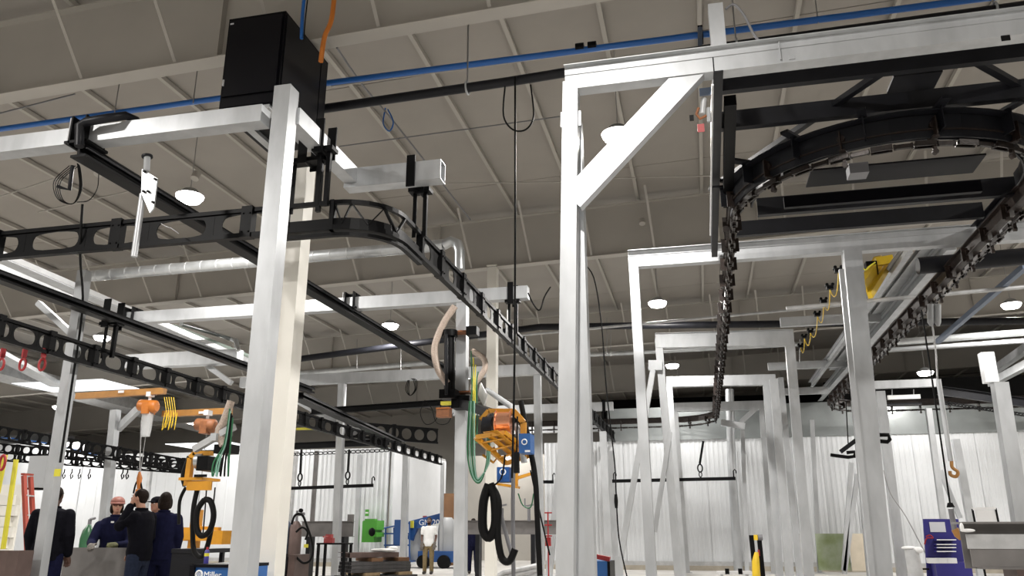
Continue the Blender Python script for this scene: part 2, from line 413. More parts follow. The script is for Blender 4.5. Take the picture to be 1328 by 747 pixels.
# frame 1
t = beam('cross_beam', atY(734, 94, 7.03), V((6.2, 7.03, 5.72)), .235, .155, 'nearest big galvanised beam crossing to the edge above the dark track turn', .085)
s0 = atY(1012, 75, 6.95)
part('splice_lip', MB().box((s0.x, 6.935, 5.6), (.012, .012, .20)), 'galvanised', t)
part('splice_plate', MB().box((s0.x + .1, 6.945, 5.52), (.05, .01, .05)), 'galvanised', t)
h0 = atY(1305, 48, 6.93); part('slot', MB().box((h0.x, 6.945, h0.z), (.07, .012, .05)), 'dark void', t, 'small dark square hole')
post((741, 110), (734, 747), 7.03, .152, 'nearest white-lit galvanised post carrying the big bright knee brace', G1, sleeve=(.055,))
b0, b1 = atY(904, 88, 7.03), atY(742, 262, 7.03)
solo('knee_brace', MB().bar(b0, b1, .12, .235, V((0, 0, 1))), 'galvanised', 'big bright diagonal knee brace under the nearest cross beam', 'brace')
post((744, 158), (761, 747), 7.3, .165, 'greyer galvanised post standing directly behind the nearest white-lit post', G1)
# stub post and conduit on top of frame 1
u = atY(932, 62, 7.03)
t = thing('stub_post', 'short galvanised stub post standing on the nearest cross beam', 'post', (u.x, 7.03, 5.7))
part('shaft', MB().hollow((u.x, 7.03, 5.7), (u.x, 7.03, atY(932, 9, 7.03).z), .14, .14, up=V((0, 1, 0))), 'galvanised', t)
part('collar', MB().box((u.x - .0, 6.955, 5.78), (.14, .012, .18)), 'galvanised', t)
solo('conduit', MB().tube(spline([atY(941, 12, 7.0), atY(952, 6, 7.0), atY(965, 20, 7.0), atY(978, 45, 7.0), atY(990, 58, 7.0)]), .013, 8), 'grey cable', 'grey flexible conduit arching off the stub post', 'conduit')
# frame 2
beam('cross_beam', atY(815, 328, 12.63), V((8.5, 12.63, 5.70)), .27, .16, 'second galvanised cross beam from the camera, under the dark track platform', .09)
post((822, 345), (845, 747), 12.63, .155, 'thin leaning post at the end of the second cross beam', G1)
post((1104, 327), (1143, 747), 12.63, .26, 'broad galvanised post in front of the row of parallel crane runways', G1, sleeve=(.1,))
post((1091, 350), (1131, 747), 12.3, .07, 'narrow bright angle running up the front of the broad post', G1, 'post_angle')
# frame 3
beam('cross_beam', atY(850, 434, 18.4), atY(1028, 429, 18.4), .33, .20, 'third galvanised cross beam, with a post at each of its ends', .05)
post((854, 440), (880, 747), 18.4, .17, 'post under the near end of the third cross beam', G1)
post((1024, 445), (1049, 747), 18.4, .2, 'post under the far end of the third cross beam', G1)
solo('gusset_plate', MB().bar(atY(841, 474, 18.2), atY(859, 474, 18.2), .16, .22), 'galvanised', 'small gusset box joining two braces to the third frame post', 'gusset')
solo('leg_brace', MB().bar(atY(847, 480, 18.1), atY(805, 723, 18.1), .12, .12, V((0, 1, 0))), 'galvanised', 'long diagonal brace running down from the third frame gusset to the floor side', 'brace')
solo('leg_brace', MB().bar(atY(869, 560, 18.3), atY(849, 690, 18.3), .1, .1, V((0, 1, 0))), 'galvanised', 'short diagonal brace between the third frame posts', 'brace')
post((803, 722), (803, 747), 18.0, .16, 'short grey stub carrying the foot of the long diagonal brace', G1)
# frame 4
beam('cross_beam', atY(864, 489, 24.0), atY(1005, 486, 24.0), .30, .20, 'fourth galvanised cross beam, just under the far high bay light')
post((868, 498), (886, 747), 24.0, .17, 'post under the near end of the fourth cross beam', G1)
post((994, 498), (1011, 747), 24.0, .2, 'post under the far end of the fourth cross beam', G1)
post((1003, 492), (1024, 747), 23.6, .22, 'wider post beside the far end of the fourth cross beam', G1)
# frame 5
beam('cross_beam', atY(872, 523, 29.2), atY(990, 520, 29.2), .30, .20, 'fifth and farthest galvanised cross beam with a knee brace below')
post((876, 533), (892, 747), 29.2, .16, 'post under the near end of the farthest cross beam', G1)
post((987, 528), (1004, 747), 29.2, .16, 'post under the far end of the farthest cross beam', G1)
solo('knee_brace', MB().bar(atY(982, 528, 29.0), atY(960, 548, 29.0), .14, .16), 'galvanised', 'small knee brace under the farthest cross beam', 'brace')
solo('short_beam', MB().bar(atY(935, 548, 28.0), atY(966, 553, 28.0), .2, .2), 'galvanised', 'short sloping galvanised beam ending at the track bend', 'beam')
solo('short_pipe_post', MB().tube([atY(946, 505, 30.3), atY(949, 600, 30.3), atY(958, 747, 30.3)], .15, 12), 'galvanised', 'round banded duct standing behind the farthest frame', 'duct')
post((963, 553), (969, 747), 28.2, .13, 'post below the short sloping beam by the track bend', G1)
# more posts on the right
for a, b, Y, wd, lab in (((1012, 490), (1037, 747), 26.0, .17, 'slim post between the farthest frame and the white wall'),
                         ((1053, 545), (1063, 747), 30.0, .14, 'slim post close to the white wall beside the green film sheets'),
                         ((1107, 520), (1118, 640), 25.5, .14, 'far post showing just beside the broad post'),
                         ((1141, 508), (1170, 747), 22.5, .22, 'post just beyond the broad post with a hole row plate'),
                         ((1204, 530), (1223, 672), 26.0, .16, 'bright slim post behind the blue tool cart'),
                         ((1239, 570), (1256, 660), 29.0, .22, 'wide pale post beyond the orange hook'),
                         ((1296, 497), (1326, 690), 16.0, .24, 'galvanised post near the picture edge under the tilted runway beams')):
    post(a, b, Y, wd, lab, G1)
for a, b, lab in (((1104, 600), (1094, 740), 'slender brace leaning behind the broad post'), ((1112, 615), (1095, 745), 'second slender brace leaning behind the broad post'),
                  ((1219, 610), (1245, 672), 'slender brace leaning beside the bright slim post')):
    solo('leg_brace', MB().bar(atY(*a, 29.5), atY(*b, 29.5), .14, .14, V((0, 1, 0))), 'galvanised', lab, 'brace')
# slender angle beams of the side crane near the edge
for a, b, za, lab in (((1280, 487), (1340, 445), 6.3, 'upper galvanised runway tube at the picture edge'), ((1285, 497), (1340, 468), 5.9, 'lower galvanised runway tube at the picture edge')):
    solo('runway_beam', MB().bar(atZ(*a, za), atZ(*b, za), .2, .22), 'galvanised', lab, 'beam')
q = atY(1283, 484, 16.0)
solo('runway_bracket', MB().box((q.x, 16, q.z + .1), (.22, .2, .55)), 'aluminium', 'bright galvanised bracket where the edge runway tubes meet', 'bracket')
# right side runways (along the hall)
for (a, b, Z, wd, ht, lab) in (((1176, 320), (1052, 500), 6.1, .10, .24, 'first bright galvanised runway strip running away beside the yellow hoist'),
                               ((1206, 318), (1080, 478), 6.2, .26, .10, 'middle galvanised runway strip running away along the hall'),
                               ((1226, 315), (1066, 515), 6.0, .16, .28, 'third galvanised runway next to the brown track with chain')):
    A, B = atZ(*a, Z), atZ(*b, Z); t = thing('crane_runway', lab, 'beam', (A.x, (A.y + B.y) / 2, Z), 'galvanised crane runways')
    A.x = B.x = (A.x + B.x) / 2
    part('runway_channel', MB().chan(A, B, wd, ht, 1, .01), 'galvanised', t)
    part('top_rail', MB().bar(A + V((0, 0, ht / 2)), B + V((0, 0, ht / 2)), .05, .03), 'aluminium', t)
for a, b, Y, lab in (((1012, 419), (1142, 412), 19.6, 'galvanised cross arm passing behind the broad post'), ((996, 476), (1108, 470), 25.1, 'second galvanised cross arm under the runways'),
                     ((1005, 509), (1074, 505), 27.8, 'third galvanised cross arm where the runways end'), ((1130, 500), (1216, 496), 25.0, 'galvanised cross arm beneath the far round light')):
    A = atY(*a, Y); B = atY(*b, Y); beam('cross_arm', A + V((0, 0, .12)), V((B.x, Y, A.z + .12)), .22, .14, lab)

# ================================================================== LEFT STRUCTURE
post((372, 116), (315, 747), 7.0, .195, 'tall bright galvanised corner post in front of the black cabinet', G1)
zL = 5.72
beam('cross_beam', (-12.5, 7.03, zL), (-4.36, 7.03, zL), .2, .19, 'galvanised beam running from the corner post behind the cabinet out of the picture')
ty = beam('runway_beam', (-4.08, 7.1, zL), (-4.08, 8.83, zL), .2, .17, 'short bright galvanised beam joining the corner post to the open-ended tube')
tb = beam('cross_beam', (-4.17, 8.74, zL), (-2.89, 8.74, zL), .26, .19, 'galvanised tube with an open square end above the rail bend', hollow=True)
beam('cross_beam', (-11.55, 14.2, zL), (-2.95, 14.2, zL), .24, .2, 'galvanised beam in mid hall crossing above the black rails')
beam('cross_beam', (-13.2, 21.4, zL), (-3.2, 21.4, zL), .30, .2, 'second mid hall galvanised beam, ending above the white slender post')
beam('cross_beam', (-9.2, 28.6, zL), (-2.9, 28.6, zL), .3, .2, 'far galvanised beam ending above the low end of the black rail')
beam('cross_beam', (-9.2, 35.8, 5.85), (-2.9, 35.8, 5.85), .3, .2, 'farthest galvanised beam beyond the rail end')
post((600, 394), (597, 747), 14.2, .20, 'galvanised post holding the wire feeder boom and its hoses', G1)
post((697, 487), (701, 747), 21.4, .19, 'white slender post beside the yellow wire feeder', G1)
post((444, 495), (435, 747), 21.4, .19, 'galvanised post in front of the ribbed white wall, crossing the spreader bar', G1)
post((782, 560), (791, 747), 24.5, .20, 'post half hidden beside the greyer near post', G1)
post((792, 585), (799, 747), 29, .2, 'thin far post right of the half hidden post', G1)
post((110, 352), (50, 747), 9.4, .14, 'galvanised post at the left with a black cable on its face', G1, sleeve=(.12,))
post((150, 532), (128, 747), 18.5, .20, 'galvanised post standing behind the group of workers', G1)
post((467, 590), (462, 720), 30.5, .16, 'thin grey post against the white wall beside the green machine', G1)
post((527, 590), (523, 730), 29.5, .22, 'grey post in front of the blue boom lift', G1)
post((384, 585), (373, 700), 25.5, .14, 'thin dark grey post beside the blue gas cylinder', G1, m='galvanised dull')
post((411, 585), (405, 675), 27, .12, 'thinnest dark post before the ribbed wall', G1, m='mill steel')
post((574, 600), (573, 665), 30.8, .12, 'white thin post at the passage corner', G1)
post((196, 600), (186, 690), 24, .12, 'thin post behind the workers', G1, m='galvanised dull')
post((730, 560), (712, 747), 26, .2, 'pale post glimpsed behind the white slender post', G1)
for a, b, Y, wd, lab in (((50, 393), (92, 432), 9.5, .08, 'knee brace under the corrugated runway beside the left post'), ((152, 557), (180, 530), 18.6, .16, 'knee brace rising from the post behind the workers'),
                         ((270, 475), (300, 497), 18.5, .12, 'white knee brace left of the corner post'), ((432, 530), (470, 562), 21.5, .10, 'knee brace below the second mid hall beam')):
    solo('knee_brace', MB().bar(atY(*a, Y), atY(*b, Y), wd, wd), 'galvanised', lab, 'brace')
# longitudinal galvanised beams on the left
def along(name, a, b, Z, wd, ht, lab, m='galvanised', cat='beam'):
    A, B = atZ(*a, Z), atZ(*b, Z); return solo(name, MB().bar(A, B, wd, ht), m, lab, cat)
A, B = atZ(-20, 328, 5.9), atZ(317, 470, 5.9)
t = thing('strut_channel_runway', 'pale ribbed aluminium runway passing behind the left post', 'beam', (A + B) / 2)
part('channel', MB().bar(A, B, .30, .05), 'galvanised', t)
for d in (-.15, -.05, .05, .15): part('rib', MB().bar(A + V((d, 0, .05)), B + V((d, 0, .05)), .018, .1), 'aluminium', t)
along('runway_beam', (-10, 345, ), (120, 400), 5.6, .2, .1, 'short galvanised runway below the ribbed runway')
A, B = atY(167, 470, 18.3), atY(312, 456, 18.3); B.z = A.z
solo('cross_beam', MB().bar(A, B, .3, .36), 'galvanised', 'wide pale beam with a white face behind the black rails', 'beam')
along('runway_beam', (330, 485), (505, 590), 5.9, .2, .2, 'galvanised beam running away under the second mid hall beam')
along('runway_beam', (-10, 455), (75, 500), 6.3, .5, .12, 'pale sloping beam behind the red hooks')
A, B = atZ(-40, 470, 7.0), atZ(290, 560, 7.0)
solo('air_duct', MB().bar(A, B, 1.2, .5), 'galvanised dull', 'big grey rectangular duct running away behind the left rails', 'duct')
for a, b, lab in (((20, 470), (132, 492), 'bright translucent roof light sheet behind the left post'), ((215, 570), (300, 574), 'thin bright roof light strip above the wire feeder')):
    A, B = atY(*a, 24), atY(*b, 24); solo('roof_light', MB().span((A.x, 24, B.z), (B.x, 26, B.z + .02)), 'skylight sheet', lab, 'skylight')

# ------------------------------------------------------------------ pipes, ducts, cables under the roof
def pipe(name, pts, r, m, lab, cat='pipe', n=12): return solo(name, MB().tube(pts, r, n), m, lab, cat)
BY = 9.1
t = thing('air_pipe', 'blue compressed air pipe crossing the whole hall', 'pipe', (-4, BY, 7.3))
part('pipe', MB().tube([(-14, BY + .2, 7.32), (-4.7, BY, 7.3), (.5, BY, 7.3), (8, BY, 7.3)], .042, 12), 'blue pipe', t)
for px, py in ((752, 62), (768, 60)):
    c = atY(px, py, BY); part('coupling', MB().cyl((c.x - .055, BY, c.z), (c.x + .055, BY, c.z), .062, 14), 'black steel', t)
c = atY(908, 40, BY); part('clamp', MB().box((c.x, BY, 7.3), (.06, .12, .2)), 'black steel', t)
for px in (160, 258, 606, 1067):
    c = atY(px, 75, BY); part('hanger', MB().cyl((c.x, BY, 7.25), (c.x, BY, zr(c.x) + .1), .008, 6), 'wire', t)
t = thing('main_pipe', 'thick black pipe just below the blue air pipe', 'pipe', (-1, 8.8, 6.8))
part('pipe', MB().tube([atY(420, 141, 8.9), atY(660, 106, 8.9), atY(920, 64, 8.9), atY(1330, 8, 8.9)], .062, 14), 'charcoal steel', t)
for px in (606, 955, 1290):
    c = atY(px, {606: 114, 955: 59, 1290: 13}[px], 8.9); part('hanger', MB().cyl((c.x, 8.9, c.z), (c.x, 8.9, zr(c.x) + .1), .01, 6), 'wire', t); part('clevis', MB().torus((c.x, 8.9, c.z), .085, .014, 'X', 16, 6), 'grey plastic', t)
solo('pipe_stub', MB().cyl(atY(908, 36, 9.0), atY(908, 62, 9.0), .03), 'steel blue', 'small blue drop leg below the air pipe clamp', 'pipe')
t = thing('spiral_duct', 'round galvanised spiral duct with an elbow at its end', 'duct', atZ(350, 340, 6.5))
D0, D1 = atY(118, 358, 13.7), atY(575, 318, 13.7)
part('run', MB().tube([D0, D1], .115, 18), 'duct metal', t)
for i in range(22):
    c = D0.lerp(D1, (i + .5) / 22); part('seam', MB().cyl(c - V((.008, 0, 0)), c + V((.008, 0, 0)), .119, 18), 'galvanised dull', t)
part('elbow', MB().tube([D1, atY(585, 313, 13.7), atY(593, 316, 13.7), atY(596, 326, 13.7), atY(596, 350, 13.7)], .10, 14), 'duct metal', t)
for (a, b, Y, r, m, lab) in (((385, 466), (700, 424), 22.5, .1, 'charcoal steel', 'dark pipe sagging across the mid hall'), ((700, 424), (1330, 416), 22.5, .1, 'charcoal steel', 'dark pipe continuing past the third frame to the edge'),
                             ((390, 484), (560, 470), 26, .09, 'duct metal', 'shiny pipe above the second mid hall beam'), ((745, 461), (1040, 446), 26, .075, 'duct metal', 'shiny white pipe behind the third frame'),
                             ((1120, 447), (1330, 431), 24.5, .10, 'duct metal', 'bright pipe below the large round light'), ((1120, 456), (1330, 442), 24.6, .07, 'grey plastic', 'grey pipe under the bright pipe by the large round light'),
                             ((1020, 400), (1330, 372), 16, .04, 'galvanised dull', 'thin conduit crossing behind the runways'), ((1190, 345), (1335, 332), 13.5, .14, 'charcoal steel', 'dark tube crossing beyond the brown track'),
                             ((620, 440), (1090, 396), 20.5, .035, 'galvanised dull', 'thin conduit passing behind the mid hall lights')):
    pipe('overhead_pipe', [atY(*a, Y), atY(*b, Y)], r, m, lab)
solo('strut_bar', MB().bar(atY(1330, 345, 15), atY(1216, 443, 20), .1, .1), 'steel blue', 'blue-grey diagonal strut near the large round light', 'strut')
# thin cross conduits on the roof
for k, (a, b, Y, lab) in enumerate((((430, 112), (900, 50), 9.6, 'thin roof conduit just behind the blue pipe'), ((440, 190), (735, 150), 12.9, 'thin dark conduit on the roof above the rail bend'),
                       ((575, 238), (735, 236), 15.4, 'pale thin conduit on the roof behind the nearest post'), ((770, 232), (922, 228), 15.4, 'pale thin conduit on the roof behind the knee brace'),
                       ((0, 255), (90, 225), 10.6, 'thin roof conduit at the left above the cable coil'), ((50, 275), (180, 245), 11.5, 'thin roof conduit behind the hanging bracket'),
                       ((0, 147), (97, 122), 8.8, 'thin dark roof conduit at the upper left'), ((390, 402), (520, 400), 17.2, 'thin roof conduit beside the black beam'))):
    solo('roof_conduit', MB().tube([atY(*a, Y), atY(*b, Y)], .012, 6), 'grey cable' if 'dark' in lab else 'roof paint', lab, 'conduit')
def cable(pts, r, m, lab, Y=None, cat='cable', name='cable'):
    P = [atY(p[0], p[1], Y if Y else p[2]) for p in pts]; return solo(name, MB().tube(spline(P, 5), r, 7), m, lab, cat)
cable([(435, -20), (430, 25), (421, 48), (416, 80)], .03, 'orange', 'thick orange cable dropping into the black cabinet', 7.6)
cable([(395, -10), (392, 25), (391, 50)], .022, 'blue pipe', 'blue cable bundle dropping into the black cabinet', 7.6)
cable([(400, -10), (396, 25), (394, 50)], .008, 'rubber', 'thin black cable beside the blue bundle at the cabinet', 7.6)
cable([(437, 62, 9.2), (470, 110, 10.5), (500, 145, 11.5), (540, 195, 12.4), (610, 285, 14.5)], .016, 'grey cable', 'striped cable bundle strung along the roof panels')
cable([(500, 140), (497, 160), (505, 170), (510, 158), (503, 142)], .012, 'blue pipe', 'small blue cable loop hanging from the roof bundle', 11.5)
cable([(668, 100), (668, 300), (667, 480), (664, 620)], .013, 'rubber', 'long black power cord hanging down in front of the curved rail', 8.8)
cable([(655, 112), (653, 150), (665, 168), (682, 168), (692, 150), (688, 110)], .011, 'rubber', 'black cord loop hanging under the thick pipe', 8.8)
cable([(685, 380), (692, 395), (700, 402), (706, 385), (714, 372)], .014, 'rubber', 'short black cord loop off the end of the mid hall beam', 14)
cable([(755, 340, 15), (770, 360, 15), (780, 420, 15), (786, 500, 15), (797, 600, 15), (799, 640, 15), (803, 700, 15), (816, 760, 15)], .013, 'rubber', 'black drop cord with an inline connector beside the near posts', name='drop_cord')
c = atY(799, 650, 14.97); solo('cord_connector', MB().tube([c + V((0, 0, .12)), c + V((0, 0, .02)), c - V((0, 0, .02)), c - V((0, 0, .12))], [.025, .035, .035, .025], 10), 'rubber', 'black inline plug on the drop cord beside the near posts', 'plug')
cable([(107, 265, 7.8), (104, 330, 8.0), (107, 400, 9.2), (93, 500, 9.3), (78, 600, 9.3)], .016, 'rubber', 'black cord running down the face of the left post')
for k in range(4):
    a = 84 + 4 * k; cable([(a + 6, 215), (70 + 3 * k, 235), (75 + 2 * k, 258), (95, 264), (106 - k, 245), (104 - k, 218), (100, 212)], .006, 'rubber', ['outermost', 'second', 'third', 'innermost'][k] + ' loop of black wire coiled below the left galvanised beam', 8.2, 'cable coil', 'wire_loop')
cable([(128, 226), (126, 245), (115, 260), (100, 262)], .006, 'rubber', 'wire curving from the roof box to the coil', 8.3)
solo('hook_bracket', MB().tube([atY(94, 215, 8.1), atY(90, 246, 8.1), atY(75, 242, 8.1)], .025, 10), 'charcoal steel', 'dark hooked bracket inside the wire coil', 'bracket')
for px, py, Y, lab in ((130, 224, 10.5, 'white roof junction box near the wire coil'), (255, 229, 11, 'roof junction box above the glowing high bay light'), (833, 288, 17.5, 'round cover plate on the second roof girder')):
    c = atY(px, py, Y); solo('junction_box', MB().cyl(c - V((0, .05, .06)), c + V((0, 0, .06)), .07, 12), 'roof paint', lab, 'box')
for px, y0, y1, Y, lab in ((922, 580, 700, 13, ''),):
    pass
for px, y0, y1, Y in ((658, 402, 448, 14), (520, 440, 480, 24), (578, 448, 474, 24), (934, 300, 420, 20), (1037, 440, 470, 24), (463, 440, 478, 24), (787, 412, 460, 24), (792, 415, 462, 24)):
    solo('hanger_rod', MB().tube([atY(px, y0, Y), atY(px, y1, Y)], .012, 6), 'wire', {658: 'thin rod hanging beside the mid hall beam end', 520: 'first of two bright rods above the second mid hall beam', 578: 'second of two bright rods above the second mid hall beam', 934: 'thin rod above the third cross beam by the chain', 1037: 'thin rod beside the row of festoon trolleys', 463: 'thin rod just above the slim ribbed track', 787: 'first of two rods right of the greyer near post', 792: 'second of two rods right of the greyer near post'}[px], 'rod', 'pipe hanger rods')

# ================================================================== BLACK OVAL-HOLED RAILS
def rail(p0, p1, ht, pitch, lab, hole=(.62, .66), bracket=True, name='truss_rail', tw=.06, brk=2):
    p0, p1 = V(p0), V(p1)                         # top line
    d = V((p1.x - p0.x, p1.y - p0.y, 0)); L = d.length; n = max(1, round(L / pitch)); c = L / n; rz = math.atan2(d.y, d.x)
    t = thing(name, lab, 'rail', (p0 + p1) / 2 - V((0, 0, ht)), 'black oval-holed rails')
    ch = min(.055, ht * .13)
    part('top_channel', MB().bar(p0 - V((0, 0, ch / 2)), p1 - V((0, 0, ch / 2)), tw, ch), 'black steel', t)
    part('bottom_channel', MB().bar(p0 - V((0, 0, ht - ch * .6)), p1 - V((0, 0, ht - ch * .6)), tw + .02, ch * 1.2), 'black steel', t)
    m = MB().ovalplate(c - .004, ht - 2 * ch, .012, c * hole[0], (ht - 2 * ch) * .88).mesh('web_plate', 'black steel')
    bw = min(.14, c * .24)
    bk = MB().box((0, 0, -ht / 2 + .02 * ht), (bw, tw + .05, ht * 1.05))
    for zz in (-ht * .2, -ht * .82):
        for xx in (-bw * .3, bw * .3): bk.cyl((xx, -tw / 2 - .04, zz), (xx, tw / 2 + .04, zz), .012, 6)
    bm_ = bk.mesh('splice_bracket', 'black steel')
    for i in range(n):
        q = p0.lerp(p1, i / n); inst('web_plate', m, t, q - V((0, 0, ht - ch)), rz)
        if bracket and i % brk == brk - 1: inst('splice_bracket', bm_, t, p0.lerp(p1, (i + .5) / n), rz)
    return t
def hanger(x, y, ztop, zbot, lab, rz=0., w2=.16, yb=None):
    zbot -= .12; yb = yb or y
    t = thing('rail_hanger', lab, 'hanger', (x, y, zbot), 'black rail hangers')
    ex = V((math.cos(rz), math.sin(rz), 0))
    for s in (-1, 1): part('strap', MB().bar(V((x, y, zbot)) + ex * (s * w2 / 2), V((x, y, ztop)) + ex * (s * w2 / 2), .05, .012 if s < 0 else .05, V((0, 1, 0))), 'black steel', t)
    cl = part('clamp', MB().box((x, y, ztop + .02), (w2 + .14, .16, .05), rz), 'black steel', t)
    for s in (-1, 1): part('clamp_plate', MB().box((x + s * .02, yb + s * .12, ztop + .16), (.11, .02, .42)), 'black steel', t)
    part('clamp_bolt', MB().cyl(V((x, y - .11, ztop)) , V((x, y + .11, ztop)), .022, 8), 'black steel', cl)
    return t
ZT = 4.95; HT = .37; XR = -3.28
rail((-11.6, 7.9, ZT), (-4.55, 7.9, ZT), HT, .86, 'near black rail with long oval holes crossing in front of the glowing light', (.76, .82))
# the straight bit after the post, then the V lattice bend
t = thing('rail_bend', 'black curved rail bend with V lattice beside the corner post', 'rail', (-3.6, 8.2, ZT - HT))
arc = [V((-3.9 + .62 * math.sin(a), 8.52 - .62 * math.cos(a), ZT)) for a in [math.pi / 2 * i / 10 for i in range(11)]]
pts = [V((-4.55, 7.9, ZT))] + arc + [V((XR, 9.1, ZT))]
part('top_channel', MB().sweep(pts, (0, -.025, .05, .05)), 'black steel', t)
part('bottom_channel', MB().sweep(pts, (0, -HT + .03, .10, .06)), 'black steel', t)
part('lower_track', MB().sweep(pts, (0, -HT - .05, .06, .04)), 'black steel', t)
part('inner_strip', MB().sweep(pts, (0, -HT + .10, .02, .10)), 'black steel', t)
for i, k in ((0, 1), (2, 1), (2, 4), (6, 4), (6, 8), (10, 8)):
    part('lattice_bar', MB().bar(pts[1 + i] - V((0, 0, .04)), pts[1 + k] - V((0, 0, HT - .08)), .045, .014), 'black steel', t)
for X in (-4.5, -3.92): part('end_plate', MB().box((X, 7.9, ZT - HT / 2), (.05, .09, HT)), 'black steel', t)
part('end_plate', MB().box((XR, 9.08, ZT - HT / 2), (.09, .05, HT)), 'black steel', t)
rail((XR, 9.1, ZT), (-3.14, 34.5, ZT), .36, .52, 'long black rail running away from the bend down the middle of the hall', (.5, .62), brk=2)
hanger(-4.28, 7.9, 5.46, ZT, 'black hanger bracket between the corner post and the rail bend', 0, .34)
hanger(-4.0, 7.75, 5.5, ZT, 'black slotted bracket holding the rail bend at the bright short beam', 0, .12)
for Y, lab in ((8.95, 'black hanger clamped over the open-ended tube'), (14.2, 'black hanger at the end of the mid hall beam'), (21.4, 'black hanger beside the white slender post'), (28.6, 'far black hanger above the rail end')):
    hanger(-3.25 if Y < 20 else -3.2, Y, 5.43, ZT, lab, 0, .14, 8.74 if Y < 9 else None)
rail((-8.1, 5.5, 3.81), (-8.7, 27, 3.81), .30, .42, 'black oval-holed rail running away across the left post', (.84, .85), brk=2)
hanger(-8.2, 9.75, 4.17, 3.81, 'black hanger between the two left rails')
rail(atZ(450, 546, 4.95), atZ(568, 556, 4.95), .55, .52, 'short far black rail sloping toward the feeder post', (.78, .7), brk=4)
rail(atY(-40, 545, 17.6), atY(246, 596, 18.4), .36, .29, 'upper far black rail behind the workers', (.74, .7), brk=3)
rail(atY(-40, 571, 18.6), atY(246, 598, 19.4), .27, .27, 'middle far black rail behind the workers', (.74, .7), brk=3)
rail(atY(-40, 583, 19.6), atY(246, 602, 20.4), .27, .29, 'lowest far black rail with hooks hanging below', (.74, .7), brk=3)
for k in range(7):
    c = atY((84, 94, 104, 117, 147, 160, 166)[k], 608, 20.1)
    solo('dangling_hook', MB().tube([c, c - V((0, 0, .1)), c - V((.04, 0, .18)), c - V((0, 0, .28)), c - V((-.05, 0, .22)), c - V((-.03, 0, .16))], .018, 6), 'black steel', ('first', 'second', 'third', 'fourth', 'fifth', 'sixth', 'seventh')[k] + ' small dark hook hanging below the lowest far rail, counted from the left post', 'hook', 'hooks below the far rail')
# smooth black track beams
def track(p0, p1, wd, ht, lab, double=True):
    p0, p1 = V(p0), V(p1); t = thing('track_beam', lab, 'beam', (p0 + p1) / 2, 'smooth black track beams')
    part('web', MB().bar(p0, p1, .03, ht), 'black steel', t)
    part('top_flange', MB().bar(p0 + V((0, 0, ht / 2)), p1 + V((0, 0, ht / 2)), wd, .02), 'black steel', t)
    part('bottom_flange', MB().bar(p0 - V((0, 0, ht / 2)), p1 - V((0, 0, ht / 2)), wd, .03), 'black steel', t)
    if double: part('side_rail', MB().bar(p0 + V((wd / 2, 0, ht * .2)), p1 + V((wd / 2, 0, ht * .2)), .02, .03), 'charcoal steel', t)
    return t
track((-6.62, 6.95, 5.43), (-6.42, 21.6, 5.43), .20, .13, 'smooth black track beam running away beneath the left galvanised beam')
track((-8.07, 5.2, 4.25), (-8.15, 16.0, 4.25), .15, .10, 'smooth black track beam running away over the left oval-holed rail')
track(atY(404, 534, 20.5), atY(580, 522, 20.5) , .16, .14, 'black cross rail reaching from the feeder post over the second hall beam')
track(atY(385, 513, 16), atY(520, 575, 27), .3, .12, 'ribbed black track beam running away below the second mid hall beam')
for x, y, lab in ((-6.5, 14.2, 'black clamp bracket holding the track beam at the mid hall beam'), (-11.45, 14.2, 'black clamp bracket at the left end of the mid hall beam'), (-6.6, 7.03, 'black clamp bracket where the track beam meets the left galvanised beam')):
    t = thing('beam_clamp', lab, 'clamp', (x, y, 5.5), 'black beam clamps')
    for s in (-1, 1): part('clamp_plate', MB().box((x + s * .09, y, 5.64), (.02, .34, .36)), 'black steel', t)
    cb_ = part('clamp_bar', MB().box((x, y, 5.5), (.3, .34, .03)), 'black steel', t); part('clamp_bar', MB().box((x, y, 5.79), (.24, .1, .03)), 'black steel', t)
    for s in (-1, 1): part('clamp_bolt', MB().cyl((x - .14, y + s * .13, 5.5), (x - .14, y + s * .13, 5.82), .012, 8), 'galvanised dull', cb_)
# fittings at near clamp: black elbow pipes, plate, white tube
pipe('elbow_pipe', [atY(103, 190, 6.8), atY(103, 163, 6.8), atY(112, 158, 6.8), atY(140, 153, 6.8), atY(162, 150, 6.9), atY(176, 156, 7.1), atY(185, 168, 7.2)], .05, 'charcoal steel', 'dark bent pipe over the left beam clamp')
t = thing('swing_bracket', 'perforated galvanised plate with a hanging white tube below the track beam', 'bracket', atY(178, 330, 7.03))
pl = [atY(184, 219, 7.03), atY(204, 231, 7.03), atY(199, 270, 7.03), atY(194, 276, 7.03), atY(183, 250, 7.03)]
pla = part('plate', MB().add([p for p in pl] + [p + V((0, .02, 0)) for p in pl], [(0, 1, 2, 3, 4), (9, 8, 7, 6, 5)] + [(i, (i + 1) % 5, 5 + (i + 1) % 5, 5 + i) for i in range(5)]), 'galvanised', t)
for px, py in ((187, 222), (201, 232), (186, 248), (198, 262), (192, 248)): c = atY(px, py, 7.01); part('bolt', MB().cyl(c - V((0, .01, 0)), c + V((0, .02, 0)), .014, 8), 'black steel', pla)
part('tube', MB().cyl(atY(185, 252, 7.08), atY(174, 333, 7.08), .034, 14), 'galvanised', t)
part('upper_pipe', MB().cyl(atY(191, 204, 7.08), atY(190, 222, 7.08), .035, 14), 'grey plastic', t)
part('pipe_flange', MB().cyl(atY(191, 204, 7.08), atY(191, 202, 7.08), .06, 14), 'charcoal steel', t)
cable([(209, 290), (216, 294), (222, 296), (232, 303)], .006, 'wire', 'small wire tether with a ring on the near rail', 7.7)

